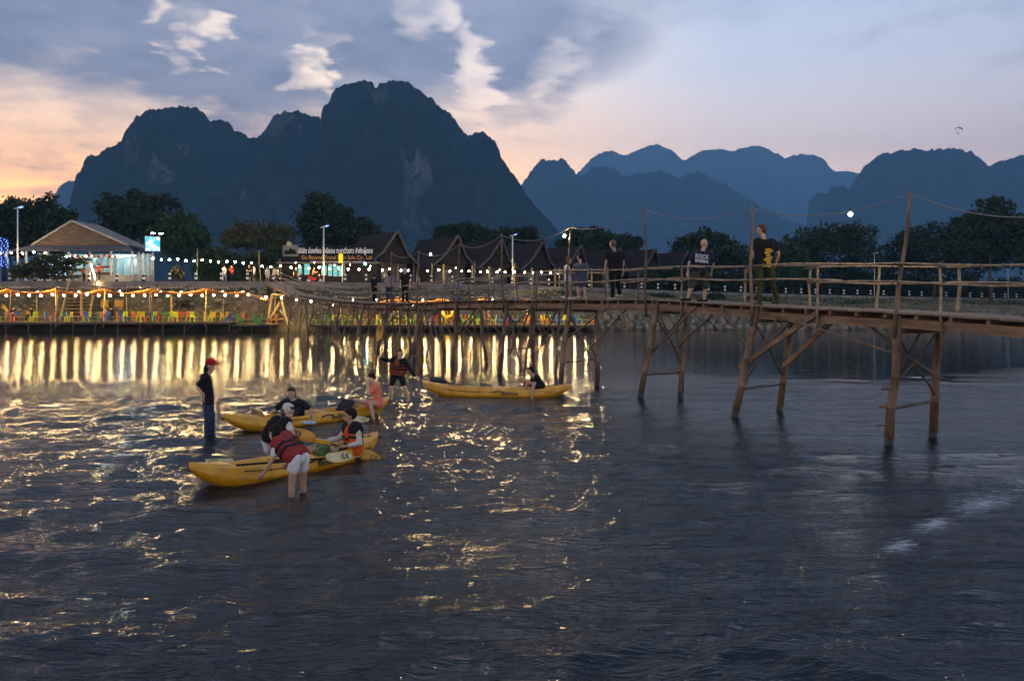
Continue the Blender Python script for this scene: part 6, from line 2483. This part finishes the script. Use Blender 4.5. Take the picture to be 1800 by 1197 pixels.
for i, (px, py, rx, ry, d, m_, lab) in enumerate((
        (1330, 528, 26, 7, 100, L_DARK, 'dark low scrub on the slope behind the olive trousers'), (1160, 522, 24, 6, 95, L_DARK, 'dark low scrub on the slope left of the bald man'),
        (1430, 533, 30, 7, 106, L_DARK, 'dark low scrub between the two tall poles'), (1560, 536, 24, 6, 112, L_DARK, 'dark low scrub left of the nearest tall pole'),
        (1780, 540, 26, 9, 112, L_DARK, 'dark low scrub at the right end of the bank'),
        (1258, 522, 16, 7, 97, L_DARK, 'round dark bush on the slope right of the bald man'), (1390, 500, 20, 14, 118, L_DARK, 'dark hedge bush behind the bollards beside the tall pole'),
        (1505, 535, 18, 6, 100, L_GREEN, 'bright green tuft of scrub below the promenade'), (1620, 540, 26, 8, 104, L_DARK, 'scrub on the bank behind the nearest tall pole'),
        (1710, 545, 30, 9, 102, L_DARK, 'scrub on the bank near the right frame edge'), (1450, 505, 26, 12, 124, L_DARK, 'dark shrub behind the middle bollards on the right'),
        (1560, 505, 30, 14, 132, L_DARK, 'dark shrub behind the right-hand street lamp'), (1660, 508, 34, 14, 138, L_DARK, 'long dark shrub under the spreading right-hand tree'),
        (1760, 505, 34, 18, 142, L_DARK, 'dark shrub under the tallest right-hand tree'), (1320, 500, 24, 14, 116, L_DARK, 'dark shrub behind the bollards left of the tall pole'),
        (640, 560, 18, 7, 76.5, L_GREEN, 'low green weeds on the bank behind the bridge legs'), (330, 535, 22, 9, 76.6, L_OLIVE, 'olive weeds on the slope behind the dining deck'),
        (1000, 517, 22, 7, 90, L_OLIVE, 'weeds on the slope below the women on the bridge'), (310, 480, 9, 9, 80, L_OLIVE, 'spiky potted shrub on the promenade right of the billboard'),
        (365, 470, 26, 16, 92, L_DARK, 'dark shrub behind the red-topped person'), (500, 475, 20, 12, 94, L_DARK, 'dark shrub left of the travel office'))):
    bush(lab, px, py, rx, ry, d, 1500, m_, 50 + i)


def grass():
    rg = np.random.default_rng(5)
    n = 15000
    x = np.where(rg.random(n) < 0.9, rg.uniform(2, 95, n), rg.uniform(-58, 2, n))
    t = rg.random(n) ** 0.8
    sy = np.interp(x, [-3000, -20, 4, 12, 60, 3000], [73, 73, 75.5, 77, 78, 90])
    py, pz = np.interp(x, PX, PY), np.interp(x, PX, PZ)
    y = (sy + 2.2) * (1 - t) + py * t
    left = 1 - smoothstep(x, 2.0, 9.0)
    tt_ = (y - sy - 0.9) / (py + 0.25 - sy - 0.9)
    z = 0.75 + (pz - 1.1) * np.clip(tt_, 0, 1) ** (0.75 + 0.25 * left) - 0.05
    keep = fbm(x * 0.3, y * 0.3, 8, 3) > -0.12
    x, y, z = x[keep], y[keep], z[keep]
    n = len(x)
    h = rg.uniform(0.18, 0.55, n)
    a = rg.uniform(0, 6.28, n)
    wd_ = 0.05
    lx, ly = rg.normal(size=n) * 0.15, rg.normal(size=n) * 0.15
    v0 = np.stack([x - np.cos(a) * wd_, y - np.sin(a) * wd_, z], 1)
    v1 = np.stack([x + np.cos(a) * wd_, y + np.sin(a) * wd_, z], 1)
    v2 = np.stack([x + lx, y + ly, z + h], 1)
    V = np.stack([v0, v1, v2], 1).reshape(-1, 3)
    me = np_mesh('grass', V, np.arange(3 * n).reshape(n, 3), [L_GREEN[0], L_OLIVE[1]], False, (rg.random(n) < 0.5).astype(int))
    o = link('grass', me)
    tag(o, 'rough grass and weeds growing over the far river bank', 'grass', kind='stuff')


grass()

def undergrowth(label, px0, px1, d_off, h0, h1, n, seed, mats):
    rg = np.random.default_rng(seed)
    px = rg.uniform(px0, px1, n)
    P = np.zeros((n, 3))
    stations = np.arange(px0, px1 + 21, 20)
    pts = np.array([tuple(prom_px(q)) for q in stations])
    x, y, z = (np.interp(px, stations, pts[:, k]) for k in range(3))
    top = h0 + (h1 - h0) * (0.5 + 0.5 * fbm(px * 0.03, px * 0 + seed, seed, 4))
    y = y + d_off + rg.uniform(-1.6, 1.6, n)
    x = x * y / (y - d_off) if False else x
    z = z + top * rg.random(n) ** 0.8
    P = np.stack([x, y, z], 1)
    u = rg.normal(size=(n, 3))
    u /= np.linalg.norm(u, axis=1)[:, None]
    v = np.cross(u, rg.normal(size=(n, 3)))
    v /= np.linalg.norm(v, axis=1)[:, None]
    s = 0.42 * (0.5 + rg.random(n))[:, None]
    q = np.stack([P - u * s, P - v * s * 0.5, P + u * s, P + v * s * 0.5], 1).reshape(-1, 3)
    me = np_mesh('undergrowth', q, np.arange(4 * n).reshape(n, 4), mats, False, (rg.random(n) < 0.3).astype(int))
    tag(link('undergrowth', me), label, 'undergrowth', kind='stuff')


undergrowth('dark undergrowth behind the bollards on the right-hand promenade', 1150, 1900, 11.0, 2.6, 5.2, 15000, 3, L_DARK)
undergrowth('dark undergrowth behind the promenade between pavilion and travel office', 262, 520, 14.0, 2.0, 4.6, 7000, 4, L_DARK)
undergrowth('dark scrub behind the bungalows', 600, 1180, 34.0, 3.0, 5.0, 7000, 5, L_DARK)

# ------------------------------------------------------------------ people on the far bank and decks
def stand(px, py, d, h, face_deg, arms='down', lean=0.0, step=0.12, off=(0, 0)):
    """simple standing pose; face_deg 0 looks at the camera, 90 to the right"""
    b0 = at(px, py, d)
    s = h / 1.7
    a = R(face_deg)
    fw = Vector((math.sin(a), -math.cos(a), 0))
    rt = Vector((-fw.y, fw.x, 0))          # the person's left in space
    up = Vector((0, 0, 1))

    def p(x, y, z):
        return b0 + rt * x * s + fw * y * s + up * z * s
    J = dict(head=p(0, 0.03 + lean, 1.58), neck=p(0, lean, 1.43), shL=p(.17, lean, 1.37), shR=p(-.17, lean, 1.37), hipL=p(.085, 0, .9), hipR=p(-.085, 0, .9),
             knL=p(.09, step, .48), knR=p(-.09, -step * .3, .48), anL=p(.09, step * .8, .08), anR=p(-.09, -step, .08))
    if arms == 'down':
        J.update(elL=p(.23, lean - .03, 1.1), elR=p(-.23, lean - .03, 1.1), wrL=p(.23, lean + .07, .86), wrR=p(-.23, lean + .07, .86))
    elif arms == 'phone':
        J.update(elL=p(.22, lean + .05, 1.12), elR=p(-.22, lean + .05, 1.12), wrL=p(.05, lean + .27, 1.25), wrR=p(-.05, lean + .27, 1.25))
    elif arms == 'fold':
        J.update(elL=p(.25, lean + .06, 1.12), elR=p(-.25, lean + .06, 1.12), wrL=p(-.04, lean + .2, 1.12), wrR=p(.04, lean + .22, 1.14))
    return J, s, tuple(fw)


def sit(px, py, d, h, face_deg, seat=0.4):
    b0 = at(px, py, d)
    s = h / 1.7
    a = R(face_deg)
    fw = Vector((math.sin(a), -math.cos(a), 0))
    rt = Vector((-fw.y, fw.x, 0))

    def p(x, y, z):
        return b0 + rt * x * s + fw * y * s + Vector((0, 0, z * s))
    J = dict(head=p(0, .1, seat + .78), neck=p(0, .05, seat + .62), shL=p(.17, .04, seat + .56), shR=p(-.17, .04, seat + .56), hipL=p(.09, 0, seat + .1), hipR=p(-.09, 0, seat + .1),
             knL=p(.13, .42, seat + .1), knR=p(-.13, .42, seat + .1), anL=p(.13, .45, .08), anR=p(-.13, .45, .08),
             elL=p(.23, .18, seat + .3), elR=p(-.23, .18, seat + .3), wrL=p(.1, .38, seat + .36), wrR=p(-.1, .38, seat + .36))
    return J, s, tuple(fw)


def bank_person(label, pose, **kw):
    J, s, fw = pose
    return person(label, J, s=s, face=kw.pop('face', fw), fine=False, **kw)


PZ0 = 4.6


def gy(d, z=PZ0):
    return YH - (z - EYE) * F / d


bank_person('person in white top and pale jeans standing on the promenade', stand(394, gy(79.4), 79.4, 1.74, 60, 'phone'), top=C_WHITE, bottom=C_BLUEJ, sleeve=0.6)
bank_person('person in red top and black trousers standing on the promenade', stand(407.5, gy(79.4), 79.4, 1.74, -30, 'phone'), top=C_DRED, bottom=C_BLACK, sleeve=0.6)
bank_person('person in black dress standing at the bank end of the bridge', stand(438, gy(79.2), 79.2, 1.76, 10, 'fold'), top=C_BLACK, bottom=None, dress=0.7, sleeve=0.3, hairstyle='shoulder')
bank_person('person in white tee and grey shorts beside the black dress', stand(447, gy(79.8), 79.8, 1.72, -60), top=C_WHITE, bottom=C_GREY, leg='knee')
bank_person('long-haired woman in white near the bridge railing start', stand(470, gy(80), 80, 1.62, 30), top=C_WHITE, bottom=C_WHITE, leg='mid', hairstyle='long')
bank_person('woman in white with dark hair queueing by the railing', stand(482, gy(80.3), 80.3, 1.66, -40), top=C_WHITE, bottom=C_BEIGE, leg='knee', hairstyle='long')
bank_person('woman in cream top next to the long-haired pair', stand(488, gy(80.8), 80.8, 1.62, 100), top=C_CREAM, bottom=C_BLACK, leg='long', hairstyle='shoulder')
bank_person('person in dark clothes on the promenade left of the travel office', stand(520, gy(82), 82, 1.7, 20), top=C_BLACK, bottom=C_BLACK)
bank_person('person in orange shirt and dark trousers at the top of the stairs', stand(147.5, gy(78.6), 78.6, 1.72, 180), top=C_ORSH, bottom=C_BLACK)
bank_person('person in dark red shirt standing inside the pavilion entrance', stand(174.5, gy(81, 4.92), 81, 1.66, 160), top=C_DRED, bottom=C_BLACK)
bank_person('woman in beige skirt walking along the promenade behind the bridge', stand(734, gy(83, 4.55), 83, 1.66, 90, 'down', 0, 0.2), top=C_OLIVE, bottom=C_BEIGE, leg='knee', hairstyle='shoulder')
bank_person('person in yellow shirt bending on the left deck', stand(13, gy(74, 0.95), 74, 1.7, -80, 'phone', 0.3), top=C_YELLOW, bottom=C_BEIGE)
bank_person('dark-clothed person seated on a green chair at the left deck', sit(21, gy(71.6, 0.95), 71.6, 1.72, 80), top=C_BLACK, bottom=C_BLACK, hairstyle='shoulder')
bank_person('person in black seated on a blue chair at the left deck', sit(57, gy(71.6, 0.95), 71.6, 1.75, -80), top=C_BLACK, bottom=C_BLACK)
bank_person('bare-legged person seated on the deck right of the stairs', sit(187, gy(71.8, 0.95), 71.8, 1.7, -60), top=C_PINK, bottom=C_BLACK, leg='mid')
bank_person('person in black tee seated behind the bare-legged diner', sit(197, gy(72.4, 0.95), 72.4, 1.7, -90), top=C_BLACK, bottom=C_GREY)
bank_person('diner in pale blue seated behind the bridge legs', sit(690, gy(74.6, 0.62), 74.6, 1.72, 60), top=C_BLUEJ, bottom=C_BLACK)
bank_person('diner in black seated behind the bridge legs', sit(702, gy(74.8, 0.62), 74.8, 1.72, -60), top=C_BLACK, bottom=C_BLACK)
bank_person('diner in orange seated behind the bridge legs', sit(675, gy(75, 0.62), 75, 1.7, 40), top=C_ORSH, bottom=C_GREY)


def on_bridge(px, off):
    q = bridge_d(px, off)
    return YH - (q.z + 0.0 - EYE) * F / q.y, q.y


for (px, off, face, h, tp, bt, arms, hs, lab) in (
        (658, 0.55, 170, 1.66, C_BLACK, C_BLACK, 'down', 'short', 'person in black seen from behind on the far part of the bridge'),
        (684, 0.6, 200, 1.72, C_PINK, C_JEANS, 'phone', 'pony', 'person in mauve top and jeans standing on the bridge'),
        (712, 0.5, 10, 1.78, C_BLACK, C_BLACK, 'down', 'crop', 'older man in dark shirt facing the camera on the bridge')):
    y, d = on_bridge(px, off)
    J, s, fw = stand(px, y, d, h, face, arms)
    person(lab, J, s=s, face=fw, fine=True, top=tp, bottom=bt, hairstyle=hs, skin=0, hair=H_GREY if hs == 'crop' else H_BLACK)

# ------------------------------------------------------------------ motorbike with rider, traffic cone, drum
def motorbike(px, d):
    b0 = at(px, gy(d, 4.58), d)
    t = thing('motorbike', 'small motorbike on the promenade before the travel office', 'motorbike', b0)
    for x in (-0.62, 0.62):
        mb = MB()
        c = b0 + Vector((x, 0, 0.29))
        mb.tube([c + Vector((math.cos(a) * 0.24, 0, math.sin(a) * 0.24)) for a in np.linspace(0, 2 * math.pi, 19)], 0.05, 7, False)
        wh_ = mb.build('wheel', M_BLACK, t, True)
        mb = MB()
        mb.tube([c + Vector((0, -0.03, 0)), c + Vector((0, 0.03, 0))], 0.2, 14)
        mb.build('rim', M_STEEL, wh_)
    mb = MB()
    mb.capsule(b0 + Vector((-0.55, 0, 0.66)), b0 + Vector((0.05, 0, 0.62)), 0.13, 0.1)
    mb.capsule(b0 + Vector((0.05, 0, 0.5)), b0 + Vector((0.42, 0, 0.85)), 0.09, 0.08)
    mb.capsule(b0 + Vector((-0.3, 0, 0.4)), b0 + Vector((0.15, 0, 0.4)), 0.14, 0.12)
    grown('body', mb, C_DRED, t, 0.03, 3)
    mb = MB()
    mb.tube([b0 + Vector((0.62, 0, 0.29)), b0 + Vector((0.4, 0, 0.98))], 0.03, 6)
    mb.tube([b0 + Vector((0.4, -0.32, 1.0)), b0 + Vector((0.4, 0.32, 1.0))], 0.02, 6)
    mb.build('fork', M_STEEL, t)
    mb = MB()
    mb.ellipsoid(b0 + Vector((0.5, 0, 0.88)), (0.09, 0.1, 0.09), None, 8, 6)
    mb.build('headlight', M_WHITE, t, True)
    mb = MB()
    mb.capsule(b0 + Vector((-0.5, 0, 0.78)), b0 + Vector((0.0, 0, 0.76)), 0.09, 0.08)
    mb.build('saddle', M_BLACK, t, True)
    return b0


b0 = motorbike(553, 82.5)
J, s, fw = sit(551, 0, 82.5, 1.7, 90, 0.7)
sh = b0 + Vector((-0.15, 0, 0)) - (J['hipL'] + J['hipR']) / 2 + Vector((0, 0, 0.92))
for k in J:
    J[k] += sh
person('rider in orange top sitting on the small motorbike', J, s=s, face=fw, fine=False, top=C_ORSH, bottom=C_BLACK)
q = at(727, 503, 82.6)
t = thing('traffic_cone', 'orange traffic cone on the promenade behind the older man', 'traffic cone', q)
mb = MB()
mb.tube([q + Vector((0, 0, -0.1)), q + Vector((0, 0, 0.45))], [0.2, 0.05], 12)
mb.build('cone', cloth('cone_orange', (0.75, 0.12, 0.02)), t, True)
mb = MB()
mb.box(q + Vector((0, 0, -0.13)), (0.5, 0.5, 0.06))
mb.build('base', M_BLACK, t)
q = at(806, 501, 84)
t = thing('plastic_drum', 'blue plastic drum on the promenade before the second bungalow', 'drum', q)
mb = MB()
mb.tube([q + Vector((0, 0, -0.3)), q + Vector((0, 0, -0.05)), q + Vector((0, 0, 0.0)), q + Vector((0, 0, 0.3))], [0.3, 0.31, 0.29, 0.3], 14)
mb.build('body', M_BLUET, t, True)
mb = MB()
mb.tube([q + Vector((0, 0, 0.3)), q + Vector((0, 0, 0.34))], 0.31, 14)
mb.build('lid', M_BLACK, t, True)

# ------------------------------------------------------------------ paraglider
q = at(1685, 229, 620)
t = thing('paraglider', 'tiny dark paraglider flying above the right-hand mountains', 'paraglider', q)
mb = MB()
rows = []
nseg = 14
for i in range(nseg + 1):
    a = R(38 + 104 * i / nseg)
    c = q + Vector((math.cos(a) * 3.9, 0, math.sin(a) * 3.9 - 2.0))
    ch = 1.2 * math.sin(math.pi * (0.12 + 0.76 * i / nseg)) ** 0.5
    n = Vector((math.cos(a), 0, math.sin(a)))
    rows.append([c + Vector((0, -ch, 0)), c + n * 0.32 + Vector((0, -ch * .4, 0)), c + Vector((0, ch, 0)), c - n * 0.05])
for i in range(nseg):
    for k in range(4):
        k2 = (k + 1) % 4
        mb.add([rows[i][k], rows[i][k2], rows[i + 1][k2], rows[i + 1][k]], [(0, 1, 2, 3)])
mb.build('canopy', C_NAVY, t)
p = q + Vector((-0.3, 0, -2.6))
mb = MB()
mb.capsule(p + Vector((0, 0, -0.2)), p + Vector((0, 0, 0.4)), 0.35, 0.25)
mb.capsule(p + Vector((-.5, 0, -0.35)), p + Vector((.5, 0, -0.35)), 0.16, 0.16)
grown('pilot', mb, C_BLACK, t, 0.08, 2)
for i in (0, 4, 7, 10, 14):
    mb = MB()
    mb.tube([p + Vector((0, 0, 0.3)), rows[i][3]], 0.02, 4)
    mb.build('line', M_BLACK, t)
